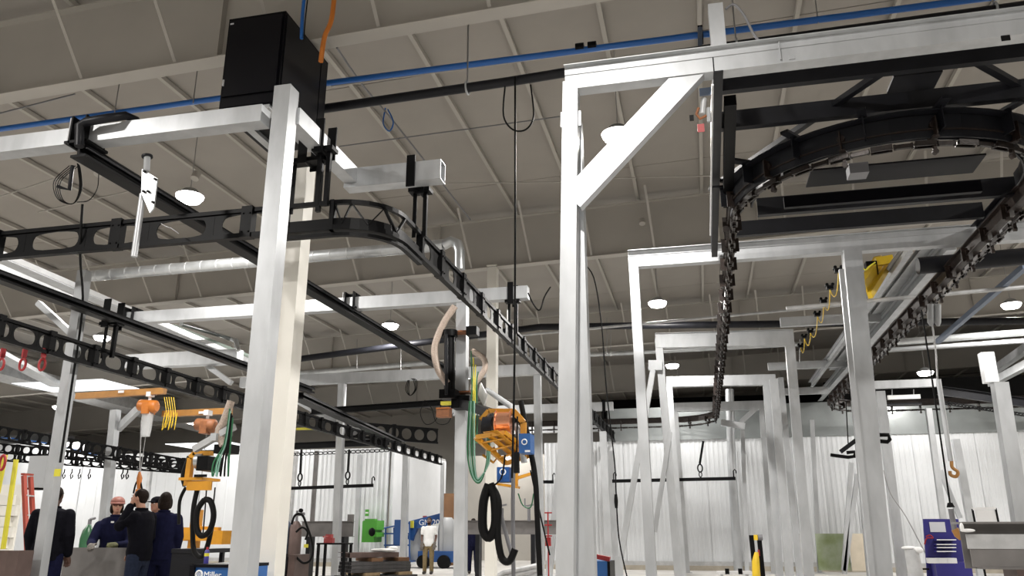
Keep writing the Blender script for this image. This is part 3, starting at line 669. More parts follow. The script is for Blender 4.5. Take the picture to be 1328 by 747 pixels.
# ------------------------------------------------------------------ black cabinet
X0, X1, Y0, Y1, Z0, Z1 = -5.42, -4.62, 7.55, 8.35, 5.92, 7.05
cA = atY(284, 141, 7.5); cB = atY(371, 14, 7.5)
X0, Z0 = cA.x, cA.z - .02; X1, Z1 = cB.x, cB.z; Y0, Y1 = 7.5, 8.66
t = thing('network_cabinet', 'black wall cabinet standing on the left beam behind the corner post', 'cabinet', ((X0 + X1) / 2, (Y0 + Y1) / 2, Z0))
part('case', MB().span((X0, Y0, Z0), (X1, Y1, Z1)), 'cabinet black', t)
dor = part('door', MB().span((X0 + .03, Y0 - .025, Z0 + .16), (X1 - .03, Y0, Z1 - .05)), 'cabinet panel', t)
part('kick_panel', MB().span((X0 + .02, Y0 - .015, Z0 + .02), (X1 - .02, Y0, Z0 + .13)), 'cabinet panel', t)
part('side_panel', MB().span((X1, Y0 + .03, Z0 + .04), (X1 + .012, Y1 - .22, Z1 - .04)), 'cabinet panel', t)
part('side_panel', MB().span((X1, Y1 - .2, Z0 + .04), (X1 + .012, Y1 - .03, Z1 - .04)), 'cabinet panel', t)
part('latch', MB().span((X0 + .03, Y0 - .04, Z0 + .30), (X0 + .05, Y0 - .025, Z0 + .38)), 'galvanised dull', dor)
part('vent_grille', MB().add([], []).span((X1 + .012, Y0 + .2, Z0 + .22), (X1 + .018, Y0 + .5, Z0 + .225)).span((X1 + .012, Y0 + .2, Z0 + .26), (X1 + .018, Y0 + .5, Z0 + .265)).span((X1 + .012, Y0 + .2, Z0 + .30), (X1 + .018, Y0 + .5, Z0 + .305)), 'charcoal steel', t)
c = atY(301, 31, 7.47); part('door_label', MB().box((c.x, 7.47, c.z), (.045, .004, .02)), 'paper', dor, 'tiny white label')
solo('cabinet_support', MB().span((X0 + .1, Y0, Z0 - .05), (X0 + .2, Y1, Z0)).span((X1 - .2, Y0, Z0 - .05), (X1 - .1, Y1, Z0)), 'galvanised', 'pair of bearers under the black wall cabinet', 'bearer')

# ================================================================== CHAIN CONVEYOR WITH U TURN
ZC = 5.2; XL, XRr, YC = .60, 4.02, 9.75; rC = (XRr - XL) / 2; cx = (XL + XRr) / 2
path = []
def seg(a, b, st=.1):
    a, b = V(a), V(b); n = max(1, int((b - a).length / st)); path.extend(a.lerp(b, i / n) for i in range(n))
def arcp(cx_, cy_, r, a0, a1):
    n = max(2, int(abs(a1 - a0) * r / .1)); path.extend(V((cx_ + r * math.cos(a0 + (a1 - a0) * i / n), cy_ + r * math.sin(a0 + (a1 - a0) * i / n), ZC)) for i in range(n))
PI = math.pi
seg((-6.6, 30.3, ZC), (-1.0, 30.3, ZC)); arcp(-1.0, 28.7, 1.6, PI / 2, 0); seg((XL, 28.7, ZC), (XL, YC, ZC)); arcp(cx, YC, rC, PI, 2 * PI)
seg((XRr, YC, ZC), (XRr, 26.2, ZC)); arcp(XRr + 1.6, 26.2, 1.6, PI, PI / 2); seg((XRr + 1.6, 27.8, ZC), (15, 27.8, ZC))
cum = [0]
for i in range(1, len(path)): cum.append(cum[-1] + (path[i] - path[i - 1]).length)
def at_s(s):
    import bisect
    i = min(max(bisect.bisect(cum, s) - 1, 0), len(path) - 2); f = (s - cum[i]) / max(1e-6, cum[i + 1] - cum[i])
    return path[i].lerp(path[i + 1], f), (path[i + 1] - path[i]).normalized()
conv = thing('chain_conveyor', 'dark greasy chain conveyor making a U turn beneath the nearest beam', 'conveyor', (cx, YC, ZC - .3))
pp = path[::3] + [path[-1]]
part('track_web', MB().sweep(pp, (0, .05, .014, .19)), 'greasy brown steel', conv)
part('bottom_flange', MB().sweep(pp, (0, -.045, .12, .014)), 'greasy brown steel', conv)
part('top_flange', MB().sweep(pp, (0, .145, .12, .014)), 'greasy brown steel', conv)
lk = MB()
for s in (-1, 1): lk.bar((-.10, s * .034, 0), (.10, s * .034, 0), .018, .055)
lk.box((-.085, 0, 0), (.03, .05, .03)).box((.085, 0, 0), (.03, .05, .03))
lkm = lk.mesh('chain_link', 'greasy chain')
lk2 = MB().bar((-.085, 0, 0), (.085, 0, 0), .034, .045).cyl((-.08, 0, -.03), (-.08, 0, .03), .014, 6).cyl((.08, 0, -.03), (.08, 0, .03), .014, 6).mesh('chain_link', 'greasy chain')
n = 300; S = cum[-1]
for i in range(n):
    p, d = at_s(S * (i + .5) / n); inst('chain_link', lkm if i % 2 else lk2, conv, p - V((0, 0, .185)), math.atan2(d.y, d.x))
tr = MB()
for s in (-1, 1):
    tr.bar((0, s * .075, -.13), (0, s * .075, .07), .012, .09, V((0, 1, 0))); tr.cyl((0, s * .02, -.0), (0, s * .068, -.0), .042, 10)
tr.box((0, 0, -.13), (.06, .16, .02)).box((0, 0, -.2), (.03, .04, .1)).cyl((0, -.02, -.27), (0, .02, -.27), .03, 8)
trm = tr.mesh('trolley', 'greasy brown steel')
for i in range(72):
    p, d = at_s(S * (i + .5) / 72); inst('trolley', trm, conv, p, math.atan2(d.y, d.x))
# the wide dark guide round the turn
turn = [V((cx + (rC + .03) * math.cos(PI + PI * i / 24), YC + (rC + .03) * math.sin(PI + PI * i / 24), ZC)) for i in range(25)]
turn2 = [V((cx + (rC - .22) * math.cos(PI + PI * i / 24), YC + (rC - .22) * math.sin(PI + PI * i / 24), ZC)) for i in range(25)]
tt = thing('turn_guide', 'dark curved guide channel around the conveyor U turn', 'guide', (cx, YC - rC, ZC))
part('outer_band', MB().sweep(turn, (0, .0, .02, .26)), 'charcoal steel', tt)
part('outer_shelf', MB().sweep(turn, (-.06, .125, .14, .015)), 'charcoal steel', tt)
part('inner_band', MB().sweep(turn2, (0, .05, .02, .16)), 'charcoal steel', tt)
part('top_plate', MB().sweep(turn, (.05, .135, .12, .015)), 'charcoal steel', tt)
for i in range(1, 24, 3):
    a = PI + PI * i / 24; d = V((math.cos(a), math.sin(a), 0)); q = V((cx, YC, ZC))
    part('gusset', MB().bar(q + d * (rC - .24) + V((0, 0, .17)), q + d * (rC + .3) + V((0, 0, .17)), .09, .03), 'charcoal steel', tt)
    part('gusset', MB().bar(q + d * (rC + .10) + V((0, 0, -.08)), q + d * (rC + .10) + V((0, 0, .2)), .012, .14, d), 'charcoal steel', tt)
# platform of dark channels
ZP = 5.56
pf = thing('turn_platform', 'frame of dark channels carrying the conveyor turn', 'frame', (2.2, 9.8, ZP - .1))
part('side_channel', MB().chan((.40, 6.95, ZP), (.42, 12.45, ZP), .09, .2, -1), 'charcoal steel', pf)
part('side_channel', MB().chan((XRr + .16, 7.1, ZP), (XRr + .16, 12.45, ZP), .09, .2, 1), 'charcoal steel', pf)
part('cross_channel', MB().chan((.45, 7.4, ZP), (6, 7.4, ZP), .08, .15, 1), 'charcoal steel', pf)
part('cross_channel', MB().chan((.45, 8.15, ZP), (6, 8.15, ZP), .09, .20, 1), 'charcoal steel', pf)
part('cross_channel', MB().chan((.95, 10.45, ZP - .12), (XRr + .05, 10.45, ZP - .12), .09, .24, 1), 'charcoal steel', pf)
part('cross_channel', MB().chan((.55, 11.55, ZP), (XRr, 11.55, ZP), .09, .22, 1), 'charcoal steel', pf)
part('diagonal_angle', MB().bar((.5, 9.85, ZP + .05), (2.05, 7.45, ZP + .05), .07, .06), 'charcoal steel', pf)
part('diagonal_angle', MB().bar((2.7, 7.45, ZP + .05), (4.1, 8.9, ZP + .05), .07, .06), 'charcoal steel', pf)
part('chain_guard', MB().bar(atZ(947, 130, 5.5), atZ(944, 264, 5.32), .12, .12), 'black steel', pf)
part('inner_plate', MB().span((1.5, 9.35, ZC + .22), (3.4, 9.85, ZC + .24)), 'cabinet black', pf)
part('inner_plate', MB().span((1.2, 9.65, ZC - .1), (3.4, 9.72, ZC + .04)), 'cabinet black', pf)
part('tension_box', MB().box(atY(1112, 222, 8.9), (.2, .2, .12)), 'grey cable', pf)
c = V((2.28, 7.75, ZP + .1))
dr = thing('drive_unit', 'small dark drive box on the platform channels', 'motor', c)
part('gearbox', MB().box(c + V((0, 0, .04)), (.2, .24, .2)), 'black steel', dr)
part('motor', MB().cyl(c + V((-.02, -.05, .18)), c + V((-.02, -.05, .38)), .09, 14), 'charcoal steel', dr)
part('bracket', MB().box(c + V((.02, 0, -.09)), (.44, .32, .03)), 'charcoal steel', dr)
# conduit + air regulator cluster
pipe('conduit', [atX(921.5, 305, .33), atX(924, 110, .33)], .012, 'aluminium', 'bright straight conduit along the edge of the dark platform')
rg = thing('air_regulator', 'small air regulator with a red tag hanging by the knee brace end', 'valve', atY(909, 150, 7.2))
part('bracket', MB().box(atY(916, 119, 7.2), (.13, .02, .08)), 'steel blue', rg)
part('body', MB().cyl(atY(913, 128, 7.2), atY(911, 148, 7.2), .028, 12), 'galvanised dull', rg)
part('bowl', MB().cyl(atY(919, 140, 7.2), atY(920, 158, 7.2), .02, 12), 'grey plastic', rg)
part('valve_pipe', MB().tube([atY(906, 140, 7.2), atY(903, 148, 7.2), atY(908, 154, 7.2), atY(916, 150, 7.2)], .014, 8), 'rust orange', rg)
part('handle', MB().box(atY(897, 153, 7.2), (.04, .03, .05)), 'black steel', rg)
part('tag', MB().box(atY(909, 166, 7.2), (.065, .008, .085)), 'red tag', rg, 'red lockout tag')
# hooked hanger and spreader bars
def spreader(x0, x1, y, Y, hooks, ends, ytop, lab, ye=None):
    A, B = atY(x0, y, Y), atY(x1, ye if ye else y, Y)
    t = thing('spreader_bar', lab, 'bar', (A + B) / 2, 'hanging spreader bars')
    part('bar', MB().bar(A, B, .06, .10), 'black steel', t)
    for e in ends:
        c = atY(e, y, Y); f = (c.x - A.x) / (B.x - A.x); c.z = A.z + (B.z - A.z) * f
        part('end_hook', MB().tube([c, c + V((0, 0, .22)), c + V((.04, 0, .27)), c + V((.08, 0, .22)), c + V((.08, 0, .15))], .02, 6), 'black steel', t)
    for h in hooks:
        c = atY(h, y, Y); f = (c.x - A.x) / (B.x - A.x); c.z = A.z + (B.z - A.z) * f; tp = atY(h + 3, ytop, Y)
        part('eye', MB().torus(c + V((0, 0, .14)), .06, .018, 'Y', 12, 6, .7, 1.3), 'black steel', t)
        k = solo('load_hanger', MB().bar(c + V((0, 0, .46)), tp, .05, .07).torus(c + V((0, 0, .33)), .09, .025, 'Y', 12, 6, .8, 1.3), 'black steel', 'dark bar hanger with an eye ' + ('nearer the cream column' if h == 388 else 'crossing the ribbed wall beside its grey post' if h == 450 else 'alone above the far right spreader bar'), 'hanger')
spreader(372, 484, 633.5, 24, (388, 450), (482,), 583, 'dark spreader bar before the ribbed wall', 629.5)
spreader(794, 954, 624, 26, (909,), (796, 952), 572, 'dark spreader bar before the white wall on the far side', 620.5)
spreader(700, 718, 625, 26, (), (717,), 572, 'short piece of spreader bar showing beside the white slender post')
# small far track with chain on the left
A, B = atY(372, 579, 24), atY(505, 573, 24)
t = thing('far_track', 'dark track with a hanging chain before the ribbed white wall', 'track', (A + B) / 2)
part('track_beam', MB().ibeam(A, B, .1, .2), 'black steel', t)
lm = MB().torus((0, 0, 0), .07, .014, 'Y', 10, 4, 1.3, .6).mesh('chain_link', 'black steel')
for i in range(22): inst('chain_link', lm, t, A.lerp(B, (i + .5) / 22) - V((0, 0, .26)), 0)
# hanging far chain on the right
A, B = atY(1216, 506, 26), atY(1335, 523, 26)
t = thing('far_track', 'curving dark track with chain above the far right of the white wall', 'track', (A + B) / 2)
part('track_beam', MB().ibeam(A, B, .14, .26), 'charcoal steel', t)
for i in range(26): inst('chain_link', lm, t, A.lerp(B, (i + .5) / 26) - V((0, 0, .36)), 0)
# C clamp hanger by the broad post
t = thing('load_fork', 'black forked lifting hanger beside the broad post', 'hanger', atY(1110, 580, 15))
part('arm', MB().bar(atY(1090, 586, 15), atY(1114, 568, 15), .05, .07), 'charcoal steel', t)
part('fork', MB().tube([atY(1077, 590, 15), atY(1100, 593, 15), atY(1108, 592, 15), atY(1108, 586, 15), atY(1098, 587, 15)], .03, 8), 'black steel', t)
part('jaw', MB().tube([atY(1138, 564, 15), atY(1152, 564, 15), atY(1154, 570, 15), atY(1151, 573, 15), atY(1138, 572, 15)], .035, 8), 'black steel', t)
part('wire', MB().tube([atY(1097, 520, 15), atY(1100, 575, 15)], .01, 6), 'rubber', t)
# hoist on the right
t = thing('chain_hoist', 'pair of grey cylinders of a hoist hanging under the brown track', 'hoist', atY(1212, 420, 13.5))
for px in (1207, 1216): part('cylinder', MB().tube([atY(px, 395, 13.5), atY(px, 418, 13.5), atY(px + 1, 423, 13.5)], [.05, .05, .02], 12), 'grey plastic', t)
part('load_chain', MB().tube([atY(1209, 420, 13.5), atY(1214, 460, 13.5), atY(1216, 500, 13.5)], .014, 6), 'wire', t)
part('chain_sleeve', MB().tube([atY(1217, 492, 13.5), atY(1233, 598, 13.5)], .036, 10), 'galvanised', t, 'perforated white chain sleeve')
part('hook', MB().tube(spline([atY(1234, 598, 13.5), atY(1235, 606, 13.5), atY(1242, 612, 13.5), atY(1240, 618, 13.5), atY(1233, 616, 13.5), atY(1232, 611, 13.5)]), .025, 8), 'orange brown', t, 'orange hook')
cable([(1195, 402), (1210, 500), (1223, 590), (1232, 652)], .012, 'rubber', 'black control cord of the right hoist pendant', 12)
t = thing('hoist_pendant', 'grey and orange pendant grip hanging before the blue tool cart', 'pendant', atY(1237, 700, 12))
part('cord_bell', MB().tube([atY(1232, 652, 12), atY(1233, 658, 12)], [.03, .05], 10), 'rubber', t)
part('grip', MB().cyl(atY(1233, 660, 12), atY(1238, 688, 12), .035, 12), 'grey cable', t)
part('trigger_body', MB().tube([atY(1238, 686, 12), atY(1243, 694, 12), atY(1246, 700, 12)], [.045, .05, .02], 10), 'orange brown', t)
# yellow hoist trolley + festoon
t = thing('hoist_trolley', 'yellow crane end truck between the broad post and the first runway', 'hoist', atZ(1130, 360, 6.0))
part('end_truck', MB().bar(atY(1118, 373, 15), atY(1140, 338, 16.5), .14, .2), 'yellow', t)
part('end_truck', MB().bar(atY(1128, 383, 15), atY(1152, 345, 16.5), .08, .12), 'yellow', t)
part('cross_bar', MB().bar(atY(1136, 340, 16), atY(1158, 336, 16), .1, .16), 'yellow', t)
part('motor', MB().box(atY(1130, 350, 16), (.2, .2, .3)), 'black steel', t)
fest = [(1087, 351, 14), (1076, 373, 15.4), (1068, 391, 16.8), (1060, 408, 18.6), (1051, 430, 21), (1043, 437, 22.5), (1038, 449, 24)]
words_ = ('nearest', 'second', 'third', 'fourth', 'fifth', 'sixth', 'seventh')
for i, (px, py, Y) in enumerate(fest):
    c = atY(px, py, Y); t = thing('festoon_trolley', words_[i] + ' black festoon trolley in the row beside the broad post', 'trolley', c, 'festoon trolleys')
    part('body', MB().box(c, (.12, .1, .07)), 'black steel', t)
    for s in (-1, 1): part('wheel', MB().cyl(c + V((s * .05, -.06, .05)), c + V((s * .05, .06, .05)), .03, 8), 'black steel', t)
    if i < 6:
        e = atY(*fest[i + 1]); solo('festoon_cable', MB().tube(sag(c - V((0, 0, .04)), e - V((0, 0, .04)), .26, 10), .010, 6), 'yellow', 'yellow cable loop between the ' + words_[i] + ' and ' + words_[i + 1] + ' festoon trolleys', 'cable', 'yellow festoon loops')
cable([(1115, 332), (1116, 342), (1122, 350), (1128, 345), (1135, 340)], .012, 'safety yellow', 'yellow cable curl in front of the yellow end truck', 14)
# small bright conveyor light box
t = thing('indicator_box', 'small bright white box with a slotted tray under the far cross arm', 'box', atY(1172, 516, 26))
part('box', MB().box(atY(1172, 515, 26), (.9, .1, .12)), 'white plastic', t); part('tray', MB().box(atY(1172, 524, 26), (1.0, .1, .05)), 'charcoal steel', t)
for px in (1157, 1185): part('hanger', MB().tube([atY(px, 505, 26), atY(px, 516, 26)], .014, 6), 'wire', t)

# ================================================================== WIRE FEEDERS ON THEIR BOOMS
def hose_loop(pts, r, m, lab, Y, name='hose'): return cable(pts, r, m, lab, Y, 'hose', name)
YW = 11.2
def P(x, y, Y=YW): return atY(x, y, Y)
t = thing('wire_feeder', 'yellow swing-arm platform with a copper wire spool beside the mid hall post', 'feeder', P(650, 600))
# cradle frame: open yellow tray seen from below, C arm over the spool
tr_ = [P(617, 566, 10.9), P(652, 560, 10.9), P(690, 590, 11.2), P(655, 598, 11.3)]
A, B, D_, E_ = P(618, 565, 11.0), P(650, 562, 11.7), P(690, 590, 11.7), P(660, 597, 11.0)
z0 = (A.z + E_.z) / 2 - .0
cxx = (P(618, 575, 11.2).x + P(688, 575, 11.2).x) / 2; W_ = .60; zt = P(650, 586, 11.2).z
TA, TB, TC, TD = P(617, 567, 10.8), P(654, 561, 10.9), P(690, 590, 11.35), P(656, 601, 11.25)
for a_, b_ in ((TA, TB), (TB, TC), (TC, TD), (TD, TA)): part('tray_rail', MB().bar(a_, b_, .05, .06), 'amber', t)
for f in (.22, .5, .78): part('tray_slat', MB().bar(TA.lerp(TD, f), TB.lerp(TC, f), .09, .02), 'amber', t)
part('tray_slat', MB().bar(TA.lerp(TB, .45), TD.lerp(TC, .45), .10, .02), 'amber', t)
part('tray_lip', MB().bar(TA.lerp(TB, .5) + V((0, 0, .05)), TD.lerp(TC, .5) + V((0, 0, .05)), .3, .01), 'amber', t)
part('c_arm', MB().bar(P(679, 592), P(679, 548), .08, .06, V((0, 1, 0))).bar(P(679, 548), P(666, 533), .08, .06, V((0, 1, 0))).bar(P(668, 533), P(634, 533), .08, .06).bar(P(634, 533), P(624, 545), .08, .06), 'amber', t)
part('bumper', MB().tube([P(626, 590), P(640, 600), P(646, 592), P(640, 580)], .018, 8), 'amber', t)
sp = P(654, 548)
spl = part('spool', MB().tube([sp + V((-.10, 0, 0)), sp + V((.10, 0, 0))], .15, 24), 'copper', t, 'copper coloured spool of welding wire')
for s in (-1, 1): part('spool_flange', MB().cyl(sp + V((s * .10, 0, 0)), sp + V((s * .115, 0, 0)), .18, 24), 'copper', spl)
part('drive_box', MB().cyl(P(627, 553), P(640, 553), .14, 16), 'charcoal steel', t)
pn = MB().box(P(683, 576, 11.0), (.16, .28, .26)); cp = part('control_panel', pn, 'welder blue', t, 'blue control panel')
part('panel_mark', MB().torus(P(680, 573, 10.80), .035, .008, 'Y', 16, 6), 'white plastic', cp, 'white round mark')
part('panel_mark', MB().box(P(684, 585, 10.80), (.07, .006, .025)), 'white plastic', t)
t2 = thing('feeder_boom', 'black swing boom on the mid hall post carrying the yellow feeder', 'boom', P(640, 520, 13))
part('pivot_bracket', MB().box(P(601, 523, 14.0), (.34, .4, .22)), 'black steel', t2)
part('boom_arm', MB().bar(P(598, 523, 13.9), P(672, 548, 11.3), .12, .14), 'charcoal steel', t2)
part('white_plate', MB().bar(P(622, 504, 13.6), P(630, 520, 13.3), .02, .24), 'white plastic', t2)
part('hose_tube', MB().tube([P(632, 506, 13.5), P(664, 528, 11.6), P(672, 560, 11.2), P(680, 600, 11.2)], .045, 10), 'grey plastic', t2)
t3 = thing('post_balancer', 'black vertical cylinder clamped to the side of the mid hall post', 'cylinder', P(583, 515, 13.8))
part('cylinder', MB().cyl(P(583, 510, 13.8), P(583, 434, 13.8), .10, 16), 'black steel', t3)
part('cylinder_rod', MB().cyl(P(579, 512, 13.6), P(579, 434, 13.6), .03, 10), 'charcoal steel', t3)
part('top_cap', MB().cyl(P(583, 437, 13.8), P(583, 429, 13.8), .15, 16), 'black steel', t3)
part('bottom_block', MB().box(P(583, 512, 13.8), (.3, .3, .16)), 'black steel', t3)
for py in (432, 510): part('clamp_strap', MB().bar(P(580, py, 14.0), P(612, py - 1, 14.0), .26, .03), 'rust orange', t3)
part('side_knob', MB().box(P(613, 430, 13.9), (.2, .2, .16)), 'black steel', t3)
hose_loop([(590, 397), (575, 420), (564, 450), (568, 478), (580, 497)], .065, 'tan duct hose', 'tan ribbed hose bulging to the left of the mid hall post', 13.7)
hose_loop([(612, 455), (627, 465), (628, 480), (615, 498), (612, 506)], .055, 'tan duct hose', 'tan ribbed hose bulging to the right of the mid hall post', 13.7)
for k in range(4): hose_loop([(609 + 2 * k, 520), (606 + 3 * k, 580), (611 + 2 * k, 615), (622, 626 - 2 * k), (631 + k, 600), (632 + k, 560 + 3 * k)], .012, ['hose green', 'pale green', 'hose green', 'pale green'][k], ['outermost dark green', 'second pale green', 'third dark green', 'innermost pale green'][k] + ' hose looped below the yellow feeder', 11.0)
for k in range(4): hose_loop([(611 + 3 * k, 455 + 9 * k), (612 + 2 * k, 500), (610 + 3 * k, 540), (609 + 3 * k, 575)], .011, ['hose green', 'safety yellow', 'safety yellow', 'hose green'][k], ['green hose nearest the mid hall post', 'first thin yellow hose', 'second thin yellow hose', 'green hose farthest from the mid hall post'][k] + ' in the bundle above the feeder', 13.4)
hose_loop([(634, 628), (627, 650), (626, 685), (634, 697), (642, 680), (641, 645), (635, 628)], .065, 'rubber', 'thick black hose coil hanging below the yellow feeder', 11.0, 'hose_coil')
hose_loop([(636, 628), (646, 650), (645, 690), (650, 722), (660, 728), (668, 712)], .05, 'rubber', 'thick black hose end dropping from the coil', 11.0)
hose_loop([(650, 670), (658, 700), (664, 725), (656, 731), (648, 725)], .03, 'grey cable', 'grey curved pipe beside the black hose coil', 11.2)
hose_loop([(675, 520), (686, 575), (694, 620), (697, 680), (700, 747)], .04, 'rubber', 'black cable bundle hanging past the blue control panel', 11.3)
hose_loop([(666, 600), (665, 660), (666, 760)], .03, 'grey cable', 'dark conduit hanging straight below the feeder', 11.4)
hose_loop([(688, 610), (700, 665), (713, 720)], .012, 'rubber', 'thin black lead slanting down to the floor by the slender post', 11.6)
hose_loop([(672, 640), (678, 655), (688, 658), (692, 640)], .010, 'hose green', 'thin dark green lead in a shallow loop', 11.8)
hose_loop([(655, 590), (650, 620), (636, 632)], .012, 'rubber', 'thin sling holding the black hose coil', 11.0)
t = thing('push_button_box', 'black push button box hanging below the yellow feeder', 'control', P(670, 605, 10.9)); part('body', MB().box(P(670, 600, 10.9), (.07, .06, .28)), 'rubber', t); part('cord', MB().tube([P(671, 540, 10.9), P(670, 588, 10.9)], .012, 6), 'rubber', t)
t = thing('wire_feeder', 'second blue and yellow feeder hanging farther behind the copper spool', 'feeder', P(657, 620, 14))
part('body', MB().box(P(655, 616, 14), (.22, .3, .25)), 'lift blue', t, 'blue housing'); part('bracket', MB().bar(P(668, 600, 14), P(668, 630, 14), .1, .08, V((0, 1, 0))).bar(P(665, 622, 14), P(690, 614, 14), .05, .05), 'amber', t)
part('tray', MB().bar(P(646, 628, 14), P(672, 632, 14), .3, .04), 'amber', t); part('mark', MB().torus(P(652, 612, 13.78), .05, .01, 'Y', 14, 6), 'white plastic', t)
# left feeder
YL = 8.4
t = thing('wire_feeder', 'yellow feeder platform beside the corner post above the coiled black hose', 'feeder', P(262, 640, YL))
part('c_arm', MB().bar(P(243, 630, YL), P(248, 594, YL), .06, .07, V((0, 1, 0))).bar(P(248, 594, YL), P(254, 588, YL), .06, .07, V((0, 1, 0))).bar(P(252, 588, YL), P(275, 588, YL), .07, .05), 'amber', t)
part('tray_plate', MB().box(P(259, 622, YL), (.30, .36, .03)).box(P(259, 630, YL - .15), (.30, .02, .10)), 'amber', t)
part('tray_front', MB().bar(P(243, 632, YL - .1), P(270, 631, YL - .1), .04, .05), 'amber', t)
part('spool', MB().cyl(P(256, 598, YL), P(264, 598, YL), .09, 18), 'duct metal', t, 'dull metal wire spool')
part('drive_box', MB().box(P(272, 602, YL), (.14, .3, .16)), 'black steel', t)
part('name_strip', MB().box(P(260, 617, YL - .2), (.16, .006, .03)), 'black steel', t)
t = thing('feeder_boom', 'galvanised swing boom reaching from the corner post over the left feeder', 'boom', P(270, 580, 8.2))
part('boom_arm', MB().bar(P(252, 583, 8.2), P(304, 553, 8.2), .07, .07), 'galvanised dull', t)
part('pivot', MB().box(P(294, 583, 8.3), (.2, .2, .10)), 'black steel', t); part('joint_box', MB().box(P(279, 567, 8.15), (.07, .08, .08)), 'galvanised', t)
hose_loop([(300, 520), (291, 545), (284, 560), (290, 578)], .045, 'tan duct hose', 'tan ribbed hose beside the corner post', 8.2)
for k in range(5): hose_loop([(298 + k, 530 + 3 * k), (291 + 2 * k, 575), (277 + 5 * k, 600), (276 + 5 * k, 618), (284 + 3 * k, 590)], .009, ['hose green', 'pale green', 'rubber', 'rubber', 'hose green'][k], ['first green', 'pale green', 'first black', 'second black', 'last green'][k] + ' thin hose bunched beside the corner post', 8.1)
hose_loop([(246, 592), (238, 615), (240, 630)], .03, 'rubber', 'black hose curving behind the yellow arm', 8.4)
hose_loop([(241, 632), (233, 650), (232, 680)], .02, 'rubber', 'black hose hanging behind the workers', 8.5)
hose_loop([(256, 634), (251, 660), (250, 690), (252, 715), (262, 722), (270, 705), (275, 680)], .028, 'rubber', 'black hose hanging low below the left feeder', 8.3)
hose_loop([(265, 648), (256, 662), (255, 685), (262, 695), (272, 688), (277, 668), (273, 650), (265, 648)], .032, 'rubber', 'coiled black hose ring below the left feeder', 8.2, 'hose_coil')
hose_loop([(268, 632), (266, 660), (263, 695)], .008, 'rubber', 'thin black lead through the coiled hose ring', 8.3)
hose_loop([(279, 632), (276, 660), (272, 690)], .008, 'rubber', 'second thin black lead by the coiled hose ring', 8.3)

# ------------------------------------------------------------------ orange jib crane and hoists on the left
A, B = P(100, 514, 15), P(214, 507, 15); t = thing('crane_beam', 'orange brown hoist beam with a name plate behind the left post', 'beam', (A + B) / 2, 'orange hoist beams')
part('beam', MB().bar(A, B, .12, .13), 'orange brown', t); part('name_plate', MB().box(P(157, 508, 14.9), (.14, .01, .05)), 'white plastic', t)
A, B = P(212, 537, 15.5), P(300, 533, 15.5); t = thing('crane_beam', 'orange hoist beam carrying the two small hoists', 'beam', (A + B) / 2, 'orange hoist beams')
part('beam', MB().bar(A, B, .12, .13), 'orange brown', t); part('name_plate', MB().box(P(261, 535, 15.4), (.12, .01, .05)), 'white plastic', t)
for (x, y, Y, lab, mm) in ((193, 528, 15, 'bright orange electric chain hoist with a clear chain bag', 'orange'), (268, 553, 14.5, 'dark rusty orange chain hoist near the corner post', 'rust orange')):
    c = P(x, y, Y); t = thing('electric_hoist', lab, 'hoist', c, 'electric hoists')
    part('motor', MB().tube([c + V((-.25, 0, .05)), c + V((-.22, 0, .05)), c + V((.16, 0, 0)), c + V((.2, 0, 0))], [.08, .12, .14, .09], 16), mm, t)
    part('gear_case', MB().box(c + V((.0, 0, -.03)), (.16, .26, .24)), mm, t)
    part('trolley', MB().box(c + V((0, 0, .27)), (.10, .16, .10)), 'white plastic', t); part('suspension', MB().box(c + V((0, 0, .17)), (.04, .05, .12)), 'white plastic', t)
    part('load_chain', MB().tube([c + V((.02, 0, -.1)), c + V((0, 0, -1.7))], .008, 6), 'wire', t)
    if mm == 'orange': part('chain_bag', MB().loft([(c + V((.0, 0, -.62)), .10, .08), (c + V((0, 0, -.45)), .12, .1), (c + V((0, 0, -.1)), .13, .1)], 12), 'clear film', t, 'clear plastic chain bag')
    part('hook_block', MB().cyl(c + V((0, 0, -1.7)), c + V((0, 0, -1.85)), .05, 10), 'orange', t)
for k in range(5): hose_loop([(213 + 3 * k, 515), (216 + 3 * k, 540), (210 + 4 * k, 558 - 3 * (k % 2)), (214 + 4 * k, 535)], .007, 'yellow', ['first', 'second', 'third', 'fourth', 'fifth'][k] + ' yellow festoon loop counted from the orange hoist', 14.8)
for k, x in enumerate((5, 33, 58)):
    c = P(x, 452, 8.6); t = thing('safety_hook', ['leftmost', 'middle', 'rightmost'][k] + ' red hook hanging under the left oval-holed rail', 'hook', c - V((0, 0, .4)), 'red hooks')
    c.z -= .0
    part('shank', MB().bar(c, c - V((0, 0, .12)), .02, .07, V((0, 1, 0))), 'red', t)
    part('ring', MB().torus(c - V((0, 0, .21)), .055, .016, 'Y', 20, 8, .85, 1.4), 'red', t)
t = thing('box_fixture', 'rusty orange box hanging beside the black post cylinder', 'box', P(577, 535, 15)); part('body', MB().box(P(576, 536, 15), (.26, .2, .16)), 'rust orange', t); part('lid', MB().box(P(576, 530, 14.98), (.27, .2, .02)), 'orange', t)
solo('yellow_beacon', MB().box(P(583, 523, 14.6), (.32, .12, .06)), 'safety yellow', 'small yellow block beneath the black post cylinder', 'block')
for k, pts in enumerate(([(551, 519), (545, 535), (552, 550), (565, 545), (572, 525)], [(551, 519), (560, 530), (566, 548), (580, 549), (588, 535)])): hose_loop(pts, .010, 'rubber', ['first', 'second'][k] + ' thin black festoon loop under the black cross rail', 19)
for k in range(3): hose_loop([(529 + k, 493), (526 + 2 * k, 505), (532, 513), (540 - k, 505), (540 - 2 * k, 493), (533, 491)], .010, 'rubber', ['outer', 'middle', 'inner'][k] + ' wire loop coiled under the second mid hall beam', 20)
solo('sign_strip', MB().box(P(397, 556, 20), (.6, .05, .06)), 'safety yellow', 'yellow strip sign behind the cream column', 'sign')
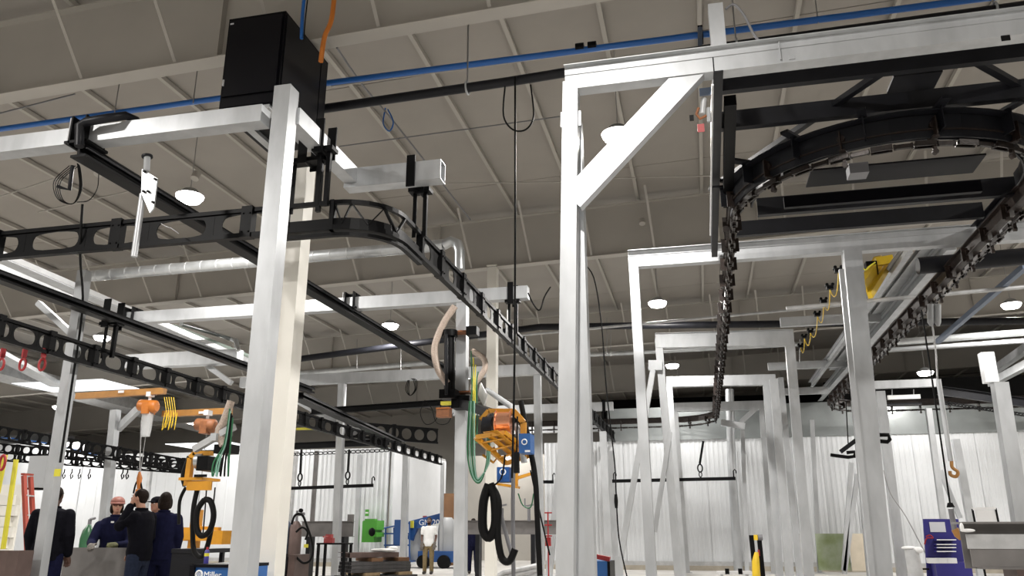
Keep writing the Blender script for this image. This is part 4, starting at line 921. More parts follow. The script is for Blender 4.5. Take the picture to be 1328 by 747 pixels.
cable([(0, 567), (60, 575), (125, 590)], .02, 'blue pipe', 'blue pipe sloping behind the left posts', 19, 'pipe')
# green cable tray at the left
A, B = atZ(215, 423, 6.2), atZ(330, 468, 6.2); solo('cable_tray', MB().bar(A, B, .5, .06), 'pale green flat', 'pale green tray strip behind the left black track beam', 'tray')
pipe('conduit', [atZ(235, 420, 6.4), atZ(300, 440, 6.4), P(306, 442, 17), P(309, 455, 17)], .06, 'duct metal', 'shiny conduit with an elbow beside the corner post')

# ================================================================== FLOOR CLUTTER
# --- long grey box girder the workers stand at
A = atY(84, 712, 11.0); B = atY(198, 712, 11.0)
t = thing('steel_trough', 'long waist-high grey steel plate box the workers stand around', 'trough', ((A.x + B.x) / 2, 11.0, 0))
part('side_plate', MB().span((A.x, 11.0, .35), (B.x, 11.02, 1.08)), 'mill steel', t); part('side_plate', MB().span((A.x, 11.35, .35), (B.x, 11.37, 1.06)), 'mill steel', t)
part('bottom_plate', MB().span((A.x, 11.0, .33), (B.x, 11.37, .35)), 'mill steel', t)
part('end_plate', MB().span((A.x, 11.02, .35), (A.x + .02, 11.35, 1.06)), 'mill steel', t)
for x in (A.x + .3, B.x - .3): part('trestle', MB().bar((x, 11.18, 0), (x, 11.18, .33), .1, .4, V((0, 1, 0))), 'brown steel', t)
A = atY(-20, 711, 9.0); B = atY(29, 711, 9.0)
t = thing('steel_column_stack', 'dark brown steel section standing at the left edge', 'steel', ((A.x + B.x) / 2, 9.0, 0))
part('web', MB().span((A.x, 9.05, 0), (B.x - .1, 9.1, 1.08)), 'brown steel', t); part('flange', MB().span((B.x - .16, 8.95, 0), (B.x, 9.2, 1.08)), 'brown steel', t)
for z in (.95, 1.02): part('bolt_hole', MB().cyl((B.x - .12, 8.955, z - .3), (B.x - .12, 8.945, z - .3), .02, 10), 'dark void', t)
# --- dark bench right of the workers
A = atY(229, 708, 9.6); B = atY(262, 706, 9.6)
t = thing('work_bench', 'dark grey sheeted work bench right of the workers', 'bench', ((A.x + B.x) / 2, 9.6, 0))
part('top', MB().span((A.x, 9.5, 1.05), (B.x + .1, 10.1, 1.1)), 'charcoal steel', t); part('front_sheet', MB().span((A.x, 9.52, .1), (B.x + .1, 9.54, 1.05)), 'charcoal steel', t)
for x in (A.x + .04, B.x + .04): part('leg', MB().span((x, 9.95, 0), (x + .05, 10.0, 1.05)), 'charcoal steel', t)
# --- blue welder box with logo
A = atY(251, 733, 7.6); B = atY(296, 733, 7.6)
t = thing('welding_machine', 'blue welding machine with a white logo in front of the corner post', 'welder', ((A.x + B.x) / 2, 7.6, 0))
zt = A.z
part('case', MB().span((A.x + .02, 7.6, .25), (B.x + .1, 8.2, zt - .02)), 'welder blue', t, 'blue case'); part('top_cover', MB().span((A.x, 7.58, zt - .02), (B.x + .1, 8.22, zt + .01)), 'cabinet black', t, 'black lid')
part('corner_post', MB().span((A.x - .02, 7.57, .2), (A.x + .03, 7.62, zt)), 'cabinet black', t)
part('base', MB().span((A.x, 7.6, .0), (B.x + .1, 8.2, .25)), 'cabinet black', t)
part('red_edge', MB().span((B.x - .12, 7.9, zt + .01), (B.x + .05, 8.1, zt + .03)), 'red tag', t)
def text(body, loc, size, m, parent, rot=(R(90), 0, 0), name='lettering', ext=.002):
    c = bpy.data.curves.new(name, 'FONT'); c.body = body; c.size = size; c.extrude = ext; c.align_x = 'LEFT'; c.materials.append(M[m])
    o0 = bpy.data.objects.new(name, c); C.objects.link(o0); bpy.context.view_layer.update(); me = bpy.data.meshes.new_from_object(o0); bpy.data.objects.remove(o0); o = bpy.data.objects.new(name, me); C.objects.link(o); o.parent = parent; o.location = V(loc) - root_of(parent); o.rotation_euler = rot; return o
lg = atY(258, 745, 7.595); part('logo_ring', MB().torus(lg, .036, .009, 'Y', 20, 6), 'white plastic', t)
for k in (-1, 0, 1): part('logo_stripe', MB().bar(lg + V((k * .016 - .008, 0, -.02)), lg + V((k * .016 + .008, 0, .02)), .007, .004), 'white plastic', t)
text('Miller', lg + V((.052, 0, -.03)), .085, 'white plastic', t)
c = atY(267, 731, 7.8); t = thing('spray_can', 'small dark spray can with a yellow label and red cap on the blue welding machine', 'can', (c.x, 7.8, zt + .01))
part('can', MB().tube([(c.x, 7.8, zt + .01), (c.x, 7.8, zt + .13), (c.x, 7.8, zt + .145)], [.024, .024, .012], 12), 'violet blue', t); part('cap', MB().cyl((c.x, 7.8, zt + .145), (c.x, 7.8, zt + .17), .012, 10), 'red', t); part('label_band', MB().cyl((c.x, 7.8, zt + .08), (c.x, 7.8, zt + .11), .0245, 12), 'safety yellow', t, 'yellow label')
# --- amber fixture behind
t = thing('weld_positioner', 'yellow orange jib arm fixture low behind the coiled hose ring', 'fixture', atY(262, 720, 14))
c = atY(236, 697, 14); d = atY(292, 697, 14)
part('arm', MB().bar(c, d, .2, .12), 'amber', t); part('arm', MB().bar(atY(252, 684, 14.1), atY(285, 686, 14.1), .1, .06), 'amber', t)
part('head', MB().box(atY(287, 697, 13.9), (.22, .3, .24)), 'amber', t); part('column', MB().bar(V((c.x + .2, 14.1, 0)), c + V((.2, .1, .5)), .16, .16, V((0, 1, 0))), 'amber', t)
part('block', MB().box(atY(246, 692, 13.9), (.2, .2, .22)), 'amber', t)
# --- green gas bottle
c = atY(113, 700, 15); t = thing('gas_bottle', 'dark green gas bottle standing left of the hard-hatted worker', 'bottle', (c.x, 15, 0))
zz = atY(115, 680, 15).z; part('shell', MB().tube([(c.x, 15, 0), (c.x, 15, zz - .28), (c.x, 15, zz - .12), (c.x, 15, zz - .04), (c.x, 15, zz)], [.14, .14, .11, .05, .03], 16), 'bottle green', t); part('valve', MB().box((c.x, 15, zz + .05), (.05, .05, .10)).cyl((c.x, 15, zz + .10), (c.x + .12, 15, zz + .12), .025, 8), 'grey cable', t)
# --- ladder
A0, B0 = atY(31, 617, 11.5), atY(36, 735, 11.5); f = A0 + (B0 - A0) * (A0.z / (A0.z - B0.z))
t = thing('step_ladder', 'red fibreglass step ladder at the left behind the dark steel', 'ladder', (f.x, 11.5, 0))
part('front_rail', MB().bar(f + V((0, 0, .0)), A0, .05, .07, V((0, 1, 0))), 'ladder red', t)
part('front_rail', MB().bar(f + V((-.30, .5, .0)), A0 + V((-.1, .25, 0)), .05, .07, V((0, 1, 0))), 'ladder red', t)
for k in range(6): 
    q = f.lerp(A0, (k + 1) / 7); q2 = (f + V((-.3, .5, 0))).lerp(A0 + V((-.1, .25, 0)), (k + 1) / 7); part('step', MB().bar(q, q2, .08, .02), 'aluminium', t)
part('top_cap', MB().box(A0 + V((-.05, .12, .03)), (.07, .20, .03)), 'ladder red', t)
# --- pale block wall and yellow straps at the left edge
A = atY(-40, 625, 13.5); B = atY(27, 628, 13.5)
t = thing('block_screen', 'pale block screen at the left edge behind the ladder', 'screen', ((A.x + B.x) / 2, 13.5, 0))
part('backing', MB().span((A.x, 13.56, 0), (B.x, 13.6, B.z)), 'cream paint', t)
bmh = MB().box((0, 0, 0), (.386, .08, .19)).mesh('block', 'cream paint')
for r_ in range(int(B.z / .2)):
    for k in range(int((B.x - A.x) / .4) + 1):
        x = B.x - .2 - .4 * k - (.1 if r_ % 2 else 0)
        if x > A.x: inst('block', bmh, t, (x, 13.54, .1 + .2 * r_))
for k, (a, b) in enumerate((((7, 590), (-3, 640)), ((21, 596), (4, 712)))):
    solo('yellow_strap', MB().tube([atY(*a, 10.5), atY(*b, 10.5)], .035, 8), 'safety yellow', ['yellow strap at the very left edge', 'long yellow strap hanging beside the ladder'][k], 'strap')
c = atY(3, 600, 10.2); solo('red_hook', MB().torus(c, .06, .02, 'Y', 16, 6, .8, 1.8), 'red', 'red hook at the left edge above the yellow straps', 'hook')
solo('post_sign', MB().box(atY(74.5, 613, 9.30), (.095, .012, .095)), 'safety yellow', 'small yellow sign fixed to the left post', 'sign')
t = thing('equipment_cabinet', 'grey control cabinet behind the left post below the far rails', 'cabinet', atY(54, 640, 16)); part('body', MB().box(atY(54, 612, 16), (.5, .3, .7)), 'grey plastic', t); part('under_box', MB().box(atY(50, 628, 16.2), (.35, .4, .25)), 'dark void', t)

# --- spool hook chain fall behind the workers
t = thing('chain_fall', 'orange chain fall hook hanging above the workers', 'hook', atY(181, 640, 10.3))
part('chain', MB().tube([atY(183, 545, 10.3), atY(181, 616, 10.3)], .008, 6), 'wire', t); part('hook_block', MB().tube([atY(181, 612, 10.3), atY(181, 620, 10.3), atY(180, 634, 10.3)], [.015, .04, .025], 10), 'orange', t)
part('sling', MB().tube(spline([atY(173, 640, 10.3), atY(176, 628, 10.3), atY(181, 622, 10.3), atY(184, 634, 10.3)]), .012, 6), 'rubber', t)

# --- left-middle group: cylinder cart, vise table, grey girder
Yc = 15.0
c = atY(370, 690, Yc); solo('gas_cylinder', MB().tube([(c.x, Yc, .3), (c.x, Yc, atY(370, 680, Yc).z), (c.x, Yc, atY(370, 675, Yc).z)], [.11, .11, .05], 16), 'steel blue', 'blue-grey gas cylinder beside the cream column foot', 'cylinder')
c = atY(383, 695, Yc); t = thing('gas_cylinder', 'dark maroon gas cylinder with a regulator and coiled hose', 'cylinder', (c.x, Yc, 0)); z1 = atY(383, 676, Yc).z
part('shell', MB().tube([(c.x, Yc, .3), (c.x, Yc, z1 - .1), (c.x, Yc, z1)], [.12, .12, .05], 16), 'brown steel', t); part('valve', MB().cyl((c.x, Yc, z1), (c.x, Yc, z1 + .2), .025, 8).cyl((c.x, Yc, z1 + .12), (c.x + .16, Yc, z1 + .14), .03, 8), 'grey cable', t)
part('gauge', MB().cyl((c.x + .1, Yc - .06, z1 + .2), (c.x + .1, Yc - .02, z1 + .2), .04, 12), 'black steel', t)
A = atY(363, 712, Yc); B = atY(399, 712, Yc)
t = thing('welder_cart', 'dark welding cart under the gas cylinders', 'cart', ((A.x + B.x) / 2, Yc, 0))
part('body', MB().span((A.x, Yc - .5, .1), (B.x - .14, Yc - .14, .86)), 'cabinet black', t); part('front_panel', MB().span((A.x, Yc - .52, .62), (B.x - .14, Yc - .5, .92)), 'charcoal steel', t); part('side', MB().span((B.x - .13, Yc - .5, .1), (B.x, Yc + .1, .9)), 'brown steel', t)
part('shelf', MB().span((A.x - .05, Yc - .2, .26), (B.x, Yc + .2, .3)), 'cabinet black', t)
for x in (A.x + .1, B.x - .1): part('wheel', MB().cyl((x, Yc - .46, .1), (x, Yc - .40, .1), .1, 12), 'rubber', t)
hose_loop([(378, 680), (383, 668), (392, 668), (398, 682), (404, 700), (406, 715), (402, 727), (393, 730), (384, 722)], .022, 'rubber', 'black hose curling around the maroon gas cylinder', 14.6)
hose_loop([(384, 690), (392, 684), (399, 690), (396, 700)], .02, 'rubber', 'short black hose at the maroon gas cylinder', 14.6)
solo('yellow_tag', MB().box(atY(397, 708, 14.5), (.08, .02, .06)), 'safety yellow', 'yellow tag on the hose by the maroon gas cylinder', 'tag')
A = atY(392, 676, 22); B = atY(459, 675, 22); zl = atY(459, 696, 22).z
t = thing('steel_girder', 'grey steel girder lying across stands before the ribbed wall', 'girder', ((A.x + B.x) / 2, 22, 0))
part('girder', MB().ibeam((A.x, 22, (A.z + zl) / 2), (B.x, 22, (A.z + zl) / 2), .2, A.z - zl), 'mill steel', t)
part('end_lug', MB().box((B.x - .1, 22, A.z + .08), (.16, .1, .2)), 'mill steel', t)
for x in (A.x + .3, B.x - .25): part('stand', MB().bar((x, 22, 0), (x, 22, zl), .12, .3, V((0, 1, 0))), 'charcoal steel', t)
A = atY(415, 704, 20); B = atY(452, 704, 20)
t = thing('vise_table', 'small black table with a red vise before the ribbed wall', 'table', ((A.x + B.x) / 2, 20, 0))
part('top', MB().span((A.x, 19.8, A.z - .04), (B.x, 20.3, A.z)), 'black steel', t)
for x in (A.x + .04, B.x - .04):
    for y in (19.85, 20.25): part('leg', MB().span((x - .03, y - .03, 0), (x + .03, y + .03, A.z - .04)), 'black steel', t)
part('shelf', MB().span((A.x, 19.85, .2), (B.x, 20.25, .24)), 'black steel', t)
c = atY(427, 700, 20); part('vise', MB().box((c.x, 20, A.z + .06), (.24, .14, .12)).box((c.x, 20, A.z + .16), (.16, .12, .10)).cyl((c.x, 19.9, A.z + .15), (c.x, 19.65, A.z + .15), .02, 8), 'red tag', t, 'dark red vise')
A = atY(600, 675, 24); B = atY(692, 674, 24); zl = atY(600, 693, 24).z
t = thing('steel_girder', 'grey steel girder lying behind the hanging black hose coil', 'girder', ((A.x + B.x) / 2, 24, 0))
part('girder', MB().ibeam((A.x, 24, (A.z + zl) / 2), (B.x + .8, 24, (A.z + zl) / 2), .2, A.z - zl), 'mill steel', t)
for x in (A.x + .5, B.x): part('stand', MB().bar((x, 24, 0), (x, 24, zl), .12, .3, V((0, 1, 0))), 'charcoal steel', t)
for x, k in ((651, 'left'), (686, 'right')):
    a = atY(x, 676, 23.9); h = atY(x, 650, 23.9).z; solo('clamp_stand', MB().tube([(a.x, 23.9, a.z), (a.x, 23.9, h - .2)], .05, 8).bar((a.x - .14, 23.9, h - .15), (a.x + .14, 23.9, h - .1), .05, .05).bar((a.x - .12, 23.9, h - .15), (a.x - .12, 23.9, h + .08), .04, .04, V((0, 1, 0))), 'grey cable', ('first' if k == 'left' else 'second') + ' upright clamp standing on the grey girder behind the hoses', 'clamp', 'upright clamps')
# --- stacked square tubes on pallets
Ys = 21.5
A = atY(447, 735, Ys); B = atY(583, 733, Ys)
t = thing('tube_stack', 'stacked bundles of dark square steel tube lying on timber', 'steel stock', ((A.x + B.x) / 2, Ys, 0))
def tubes(x0, x1, z0_, n, mrow, y0, w_=.10, m='tube steel', end=True):
    me = MB().hollow((0, 0, 0), (x1 - x0, 0, 0), w_ - .006, w_ - .006, .008).mesh('square_tube', m)
    for i in range(n):
        for j in range(mrow): inst('square_tube', me, t, (x0 + random.uniform(-.02, .02), y0 + w_ * i, z0_ + w_ * (j + .5)))
x0 = atY(447, 735, Ys).x; xe = atY(545, 735, Ys).x
tubes(x0 - .1, xe + .2, .08, 8, 2, Ys - .9)
for x in (x0 + .4, xe - .6, (x0 + xe) / 2): part('timber', MB().span((x - .06, Ys - 1.0, 0), (x + .06, Ys + .1, .08)), 'wood', t)
for x in (x0 + .7, xe - .3): part('timber', MB().span((x - .25, Ys - 1.0, .28), (x + .25, Ys + .1, .36)), 'wood', t)
tubes(atY(448, 725, Ys).x, atY(543, 725, Ys).x, .36, 7, 3, Ys - .85)
for x in (x0 + .9, xe - .3): part('timber', MB().span((x - .2, Ys - .9, .66), (x + .2, Ys + .0, .76)), 'brown board', t)
t2 = t; me = MB().chan((0, 0, 0), (atY(528, 715, Ys).x - atY(450, 715, Ys).x, 0, 0), .3, .14, 1).mesh('channel', 'brown steel')
for i in range(2): inst('channel', me, t, (atY(450, 715, Ys).x, Ys - .6 + .4 * i, .84))
t.rotation_euler = (0, 0, R(50)); t.scale = (.82, 1, .88); t.location.x -= .55
c = atY(500, 708, Ys - .5); c.x -= 0; solo('rag_pile', MB().ell((c.x, Ys - .5, .85), (.35, .15, .05)).ell((c.x + .2, Ys - .45, .89), (.14, .1, .07)).ell((c.x - .25, Ys - .5, .85), (.16, .1, .04)), 'white cloth', 'white rag bundle lying on top of the steel tube stack', 'rag')
for k in range(5):
    a = atY(575 + 4 * k, 728, 17); solo('floor_pipe', MB().tube([(a.x, 17.5 + .2 * k, .05), (a.x + .7, 18.3, .05 + .1 * k), (a.x + 1.3, 19.6, .1 + .12 * k)], .05, 8), 'galvanised dull', ('first', 'second', 'third', 'fourth', 'fifth')[k] + ' loose grey pipe heaped beside the mid hall post, counted from the tube stack', 'pipe', 'loose pipes')
t = thing('timber_pallet', 'low wooden pallet with white sheet before the vise table', 'pallet', (atY(400, 738, 19).x, 19, 0))
a = atY(400, 738, 19); 
for k in range(6): part('slat', MB().span((a.x - .7, 18.4 + .2 * k, .1), (a.x + .9, 18.53 + .2 * k, .12)), 'wood', t)
for k in (-.6, .1, .8): part('block', MB().span((a.x + k - .05, 18.4, 0), (a.x + k + .05, 19.5, .1)), 'wood', t)
solo('white_sheet', MB().span((a.x - .6, 18.5, .125), (a.x + .85, 19.4, .16)), 'white plastic', 'white sheet stack lying on the low pallet', 'sheet')
for k in range(3):
    c = atY(640 + 22 * k, 738, 16); t = thing('tool_bin', ('first', 'second', 'third')[k] + ' dark parts bin on the floor under the hanging hoses, counted from the cream column', 'bin', (c.x, 16, 0), 'parts bins')
    part('bin', MB().span((c.x - .2, 15.8, 0), (c.x + .2, 16.3, .30 + .06 * k)), 'charcoal steel', t); part('lid', MB().span((c.x - .14, 15.85, .30 + .06 * k), (c.x + .14, 16.2, .36 + .06 * k)), ['safety yellow', 'brown steel', 'black steel'][k], t)
# --- green machine and signs on the wall
c0, c1 = atY(470, 705, 30.6), atY(491, 675, 30.6)
t = thing('green_machine', 'bright green rounded machine box mounted on the white wall', 'machine', ((c0.x + c1.x) / 2, 30.6, c0.z))
part('housing', MB().span((c0.x, 30.5, c0.z + .05), (c1.x - .12, 31.3, c1.z - .03)).span((c0.x + .05, 30.45, c0.z + .25), (c1.x, 31.25, c0.z + .42)).span((c0.x + .04, 30.48, c1.z - .35), (c1.x - .02, 31.25, c1.z)), 'green', t)
part('reel', MB().ell(((c0.x + c1.x) / 2 + .12, 30.45, (c0.z + c1.z) / 2), (.14, .08, .16)), 'black steel', t); part('hood', MB().box(((c0.x + c1.x) / 2, 30.6, c1.z + .03), (.4, .3, .06)), 'green', t)
c = atY(476, 665, 31.3); t = thing('wall_sign', 'small green sign on the white wall above the green machine', 'sign', c); part('plate', MB().box(c, (.16, .02, .26)), 'green', t); part('band', MB().box(c + V((0, -.012, 0)), (.12, .006, .06)), 'white plastic', t)
# --- boom lift
YB = 30.3
t = thing('boom_lift', 'blue boom lift with a railed basket and grey engine cover behind the standing man', 'lift', atY(545, 733, YB).xy.to_3d())
def q(x, y, dy=0): return atY(x, y, YB + dy)
for dy in (0, .8):
    for y_ in (676 + (0 if dy else 0), 692, 707, 723): 
        part('basket_rail', MB().tube([q(498, y_ + 9 if y_ < 690 else y_, dy), q(532, y_ + 2 if y_ < 690 else y_, dy)], .03, 6), 'lift blue', t)
    for x_ in (500, 511, 521, 531): part('basket_post', MB().tube([q(x_, 727, dy), q(x_, 684 if x_ < 515 else 676, dy)], .03, 6), 'lift blue', t)
part('control_panel', MB().box(q(519, 690), (.45, .12, .9)), 'lift blue', t); part('basket_floor', MB().span((q(498, 728).x, YB, q(498, 729).z), (q(532, 728).x, YB + .8, q(498, 727).z)), 'lift blue', t)
part('boom', MB().bar(q(535, 681, .6), q(574, 671, .9), .3, .34), 'lift blue', t); part('boom', MB().bar(q(533, 700, .6), q(540, 676, .6), .25, .25), 'lift blue', t)
text('GN 20', q(543, 681, .42), .30, 'white plastic', t)
part('engine_cover', MB().loft([(q(580, 728, .9), .36, .4), (q(580, 690, .9), .36, .4), (q(580, 676, .9), .30, .35), (q(580, 671, .9), .18, .2)], 16), 'grey plastic', t, 'grey engine cover')
part('engine_cover', MB().loft([(q(540, 728, .9), .26, .3), (q(540, 695, .9), .26, .3), (q(540, 684, .9), .16, .2)], 14), 'grey plastic', t, 'grey engine cover')
part('chassis', MB().span((q(538, 733).x, YB + .3, .22), (q(590, 733).x, YB + 1.5, .62)), 'lift blue', t)
for x_ in (546, 573):
    a = q(x_, 733); part('wheel', MB().cyl((a.x, YB + .15, .24), (a.x, YB + .45, .24), .24, 20), 'rubber', t)
part('strobe', MB().cyl(q(551, 673, .8), q(551, 669, .8), .08, 10), 'red tag', t); part('yellow_cap', MB().box(q(534, 680, .3), (.14, .1, .26)), 'safety yellow', t)
A = atY(575, 655, 33.5); B = atY(592, 655, 33.5)
solo('brown_board', MB().span((A.x, 33.5, 0), (B.x, 33.56, atY(580, 640, 33.5).z)), 'brown board', 'tall brown board standing in the passage behind the boom lift', 'board')
# --- red stands between posts
t = thing('red_stand', 'thin red stand seen between the white slender post and the near post', 'stand', atY(711, 740, 22).xy.to_3d())
a = atY(711, 705, 22); part('pole', MB().tube([(a.x, 22, 0), (a.x, 22, atY(711, 664, 22).z)], .02, 6), 'red', t)
for y_ in (665, 681, 695): b = atY(711, y_, 22); part('arm', MB().tube([b + V((-.1, 0, 0)), b + V((.1, 0, 0))], .02, 6), 'red', t)
part('block', MB().box(a + V((0, 0, .05)), (.14, .1, .22)), 'red', t); part('foot', MB().box((a.x, 22, .03), (.4, .4, .05)), 'red', t)
# --- blue machines behind the near posts
for (x0_, x1_, yy, Y, lab, lid) in ((772, 791, 728, 9.5, 'blue welding machine with a red lid just beyond the near posts', True),):
    A = atY(x0_, yy, Y); B = atY(x1_, yy, Y); t = thing('welding_machine', lab, 'welder', ((A.x + B.x) / 2, Y, 0))
    part('case', MB().span((A.x - .1, Y, .1), (B.x - .03, Y + .5, A.z)), 'welder blue', t); part('frame_edge', MB().span((B.x - .03, Y - .01, .1), (B.x, Y + .5, A.z)), 'cabinet black', t)
    part('lid', MB().bar(A + V((.0, .1, .05)), B + V((-.01, .1, .02)), .1, .05), 'red', t, 'red lid'); part('foot', MB().span((A.x, Y, 0), (B.x - .05, Y + .5, .1)), 'cabinet black', t)
# --- right: forklift-like yellow truck, bench
Yf = 24
t = thing('pallet_truck', 'black and yellow mast truck standing before the white wall', 'truck', atY(984, 745, Yf).xy.to_3d())
for x_ in (979, 989): a = atY(x_, 740, Yf); part('mast_rail', MB().bar((a.x, Yf, .05), (a.x - .02, Yf, atY(x_, 694, Yf).z), .12, .12, V((0, 1, 0))), 'black steel', t)
part('head', MB().cyl(atY(983, 697, Yf - .05), atY(989, 697, Yf - .05), .08, 12), 'grey cable', t); part('lamp_block', MB().box(atY(980, 697, Yf - .08), (.1, .08, .14)), 'yellow', t)
part('cover', MB().loft([(V((atY(980, 740, Yf - .2).x, Yf - .2, .05)), .11, .14), (atY(980, 728, Yf - .2), .10, .10), (atY(981, 716, Yf - .2), .05, .05)], 12), 'yellow', t); part('red_lever', MB().box(atY(984, 717, Yf - .15), (.05, .05, .16)), 'red', t)
t = thing('roller_bench', 'low white framed bench in front of the mast truck', 'bench', atY(952, 745, 20).xy.to_3d())
A = atY(930, 743, 20); B = atY(975, 743, 20); part('rail', MB().bar(A, B, .08, .05), 'white plastic', t); part('rail', MB().bar(A + V((0, .5, 0)), B + V((0, .5, 0)), .08, .05), 'white plastic', t)
for k, x_ in enumerate((943, 960)): part('clamp', MB().box(atY(x_, 741, 19.98), (.09, .12, .12)), 'black steel', t)
for x_ in (A.x + .1, B.x - .1): part('leg', MB().span((x_ - .03, 20, 0), (x_ + .03, 20.5, A.z - .02)), 'galvanised dull', t)
# --- film sheets
A = atY(1057, 692, 29.8); B = atY(1099, 692, 29.8); solo('film_sheet', MB().span((A.x, 29.8, .1), (B.x, 29.83, A.z)), 'green film', 'greenish see-through sheet leaning on the white wall', 'sheet')
A = atY(1100, 692, 29.7); B = atY(1136, 692, 29.7); solo('ply_sheet', MB().span((A.x, 29.7, .1), (B.x, 29.73, A.z)), 'ply sheet', 'cream coloured board leaning beside the greenish sheet', 'board')
A = atY(1039, 692, 29.0); solo('steel_post_short', MB().bar((A.x, 29, 0), A, .18, .18, V((0, 1, 0))), 'galvanised dull', 'short dark grey post by the greenish sheet', 'post')
# --- blue tool cart
Yt = 19
A = atY(1197, 673, Yt); B = atY(1243, 673, Yt); b_ = atY(1209, 741, Yt)
t = thing('tool_cart', 'violet blue tool cart board with white notice behind the steel beam', 'cart', ((A.x + B.x) / 2, Yt, 0))
part('back_board', MB().add([A, B, V((B.x, Yt, .25)), V((b_.x - .12, Yt, .25)), A + V((0, .04, 0)), B + V((0, .04, 0)), V((B.x, Yt + .04, .25)), V((b_.x - .12, Yt + .04, .25))], [(3, 2, 1, 0), (4, 5, 6, 7), (0, 1, 5, 4), (1, 2, 6, 5), (2, 3, 7, 6), (3, 0, 4, 7)]), 'violet blue', t)
n0, n1 = atY(1205, 677, Yt - .02), atY(1227, 690, Yt - .02); part('notice', MB().span((n0.x, Yt - .02, n1.z), (n1.x, Yt - .01, n0.z)), 'paper', t, 'white paper notice')
for y_ in (700, 706, 710, 715): a, b = atY(1213, y_, Yt - .12), atY(1238, y_, Yt - .12); ty_ = part('tray', MB().bar(a, b, .2, .03), 'violet blue', t); part('tray_edge', MB().bar(a + V((0, -.11, 0)), b + V((0, -.11, 0)), .02, .02), 'white plastic', ty_)
part('drawer_box', MB().span((atY(1208, 740, Yt).x, Yt - .4, .15), (B.x, Yt - .02, atY(1208, 728, Yt).z)), 'violet blue', t)
for k in range(3): a = atY(1209 + 12 * k, 727, Yt - .3); part('white_bin', MB().box(a, (.18, .2, .10)), 'white plastic', t)
part('red_cord', MB().tube(spline([atY(1201, 696, Yt - .1), atY(1206, 694, Yt - .1), atY(1210, 698, Yt - .1), atY(1202, 698, Yt - .1), atY(1199, 706, Yt - .1)]), .015, 6), 'red', t)
for x_ in (1212, 1236): a = atY(x_, 745, Yt - .2); part('wheel', MB().cyl((a.x, Yt - .3, .08), (a.x, Yt - .24, .08), .08, 12), 'rubber', t)
# --- whiteboard frame
A, B = atY(1261, 660, 22), atY(1291, 659, 22)
t = thing('whiteboard', 'small white board on a thin dark frame behind the steel beam', 'board', ((A.x + B.x) / 2, 22, 0))
part('panel', MB().span((A.x + .06, 22, .95), (B.x, 22.02, A.z - .03)), 'white plastic', t); part('top_bar', MB().bar(A, B, .05, .06), 'white plastic', t)
for p in (A, B): part('upright', MB().bar(V((p.x + .06, 22, 0)), p, .04, .04, V((0, 1, 0))), 'black steel', t)
# --- big steel beam at the right edge, near
Yb = 9.5
A = atY(1240, 677, Yb); B = V((7.2, Yb, A.z)); zl = atY(1240, 737, Yb).z
t = thing('wide_flange_beam', 'big grey wide flange steel beam lying at the right edge', 'beam', ((A.x + B.x) / 2, Yb, zl))
part('flange', MB().span((A.x, Yb - .2, A.z - .02), (B.x, Yb + .2, A.z)), 'mill steel', t); part('flange', MB().span((A.x + .12, Yb - .2, zl), (B.x, Yb + .2, zl + .02)), 'mill steel', t)
part('web', MB().span((A.x + .02, Yb - .01, zl), (B.x, Yb + .01, A.z)), 'mill steel', t); part('side_strip', MB().span((A.x + .02, Yb - .2, A.z - .26), (B.x, Yb - .18, A.z - .12)), 'galvanised dull', t)
part('side_sheet', MB().span((A.x + .04, Yb - .19, zl + .02), (B.x, Yb - .17, A.z - .26)), 'mill steel', t)
for x_ in (A.x + .5, B.x - .4): part('trestle', MB().bar((x_, Yb, 0), (x_, Yb, zl), .15, .4, V((0, 1, 0))), 'brown steel', t)
c = atY(1255, 688, Yb - .25); solo('crumpled_film', MB().ell(c, (.07, .03, .018)).ell(c + V((-.05, 0, .03)), (.02, .02, .045)), 'white plastic', 'crumpled white film taped to the grey steel beam', 'film')
c = atY(1181, 707, 14); t = thing('cone_bin', 'pale tapering bin with white bag beside the broad post foot', 'bin', (c.x, 14, 0)); part('bin', MB().loft([(V((c.x + .05, 14, 0)), .13, .13), (V((c.x, 14, c.z - .06)), .10, .10)], 14), 'galvanised dull', t); part('bag', MB().ell((c.x - .03, 14, c.z - .04), (.11, .10, .03)).ell((c.x + .08, 13.95, c.z - .07), (.08, .05, .05)), 'white plastic', t)
t = thing('floor_stand', 'thin black frame stand behind the pale tapering bin', 'stand', atY(1186, 745, 17).xy.to_3d())
a = atY(1186, 738, 17); b = atY(1205, 738, 17); part('upright', MB().bar((a.x, 17, 0), (a.x, 17, atY(1186, 716, 17).z), .03, .03, V((0, 1, 0))), 'black steel', t); part('foot_bar', MB().bar(a, b, .03, .03), 'black steel', t)
cable([(1146, 610), (1155, 640), (1175, 670), (1204, 725)], .012, 'wire', 'thin white rope slanting from the post behind the broad post to the tool cart', 20, 'rope', 'rope')

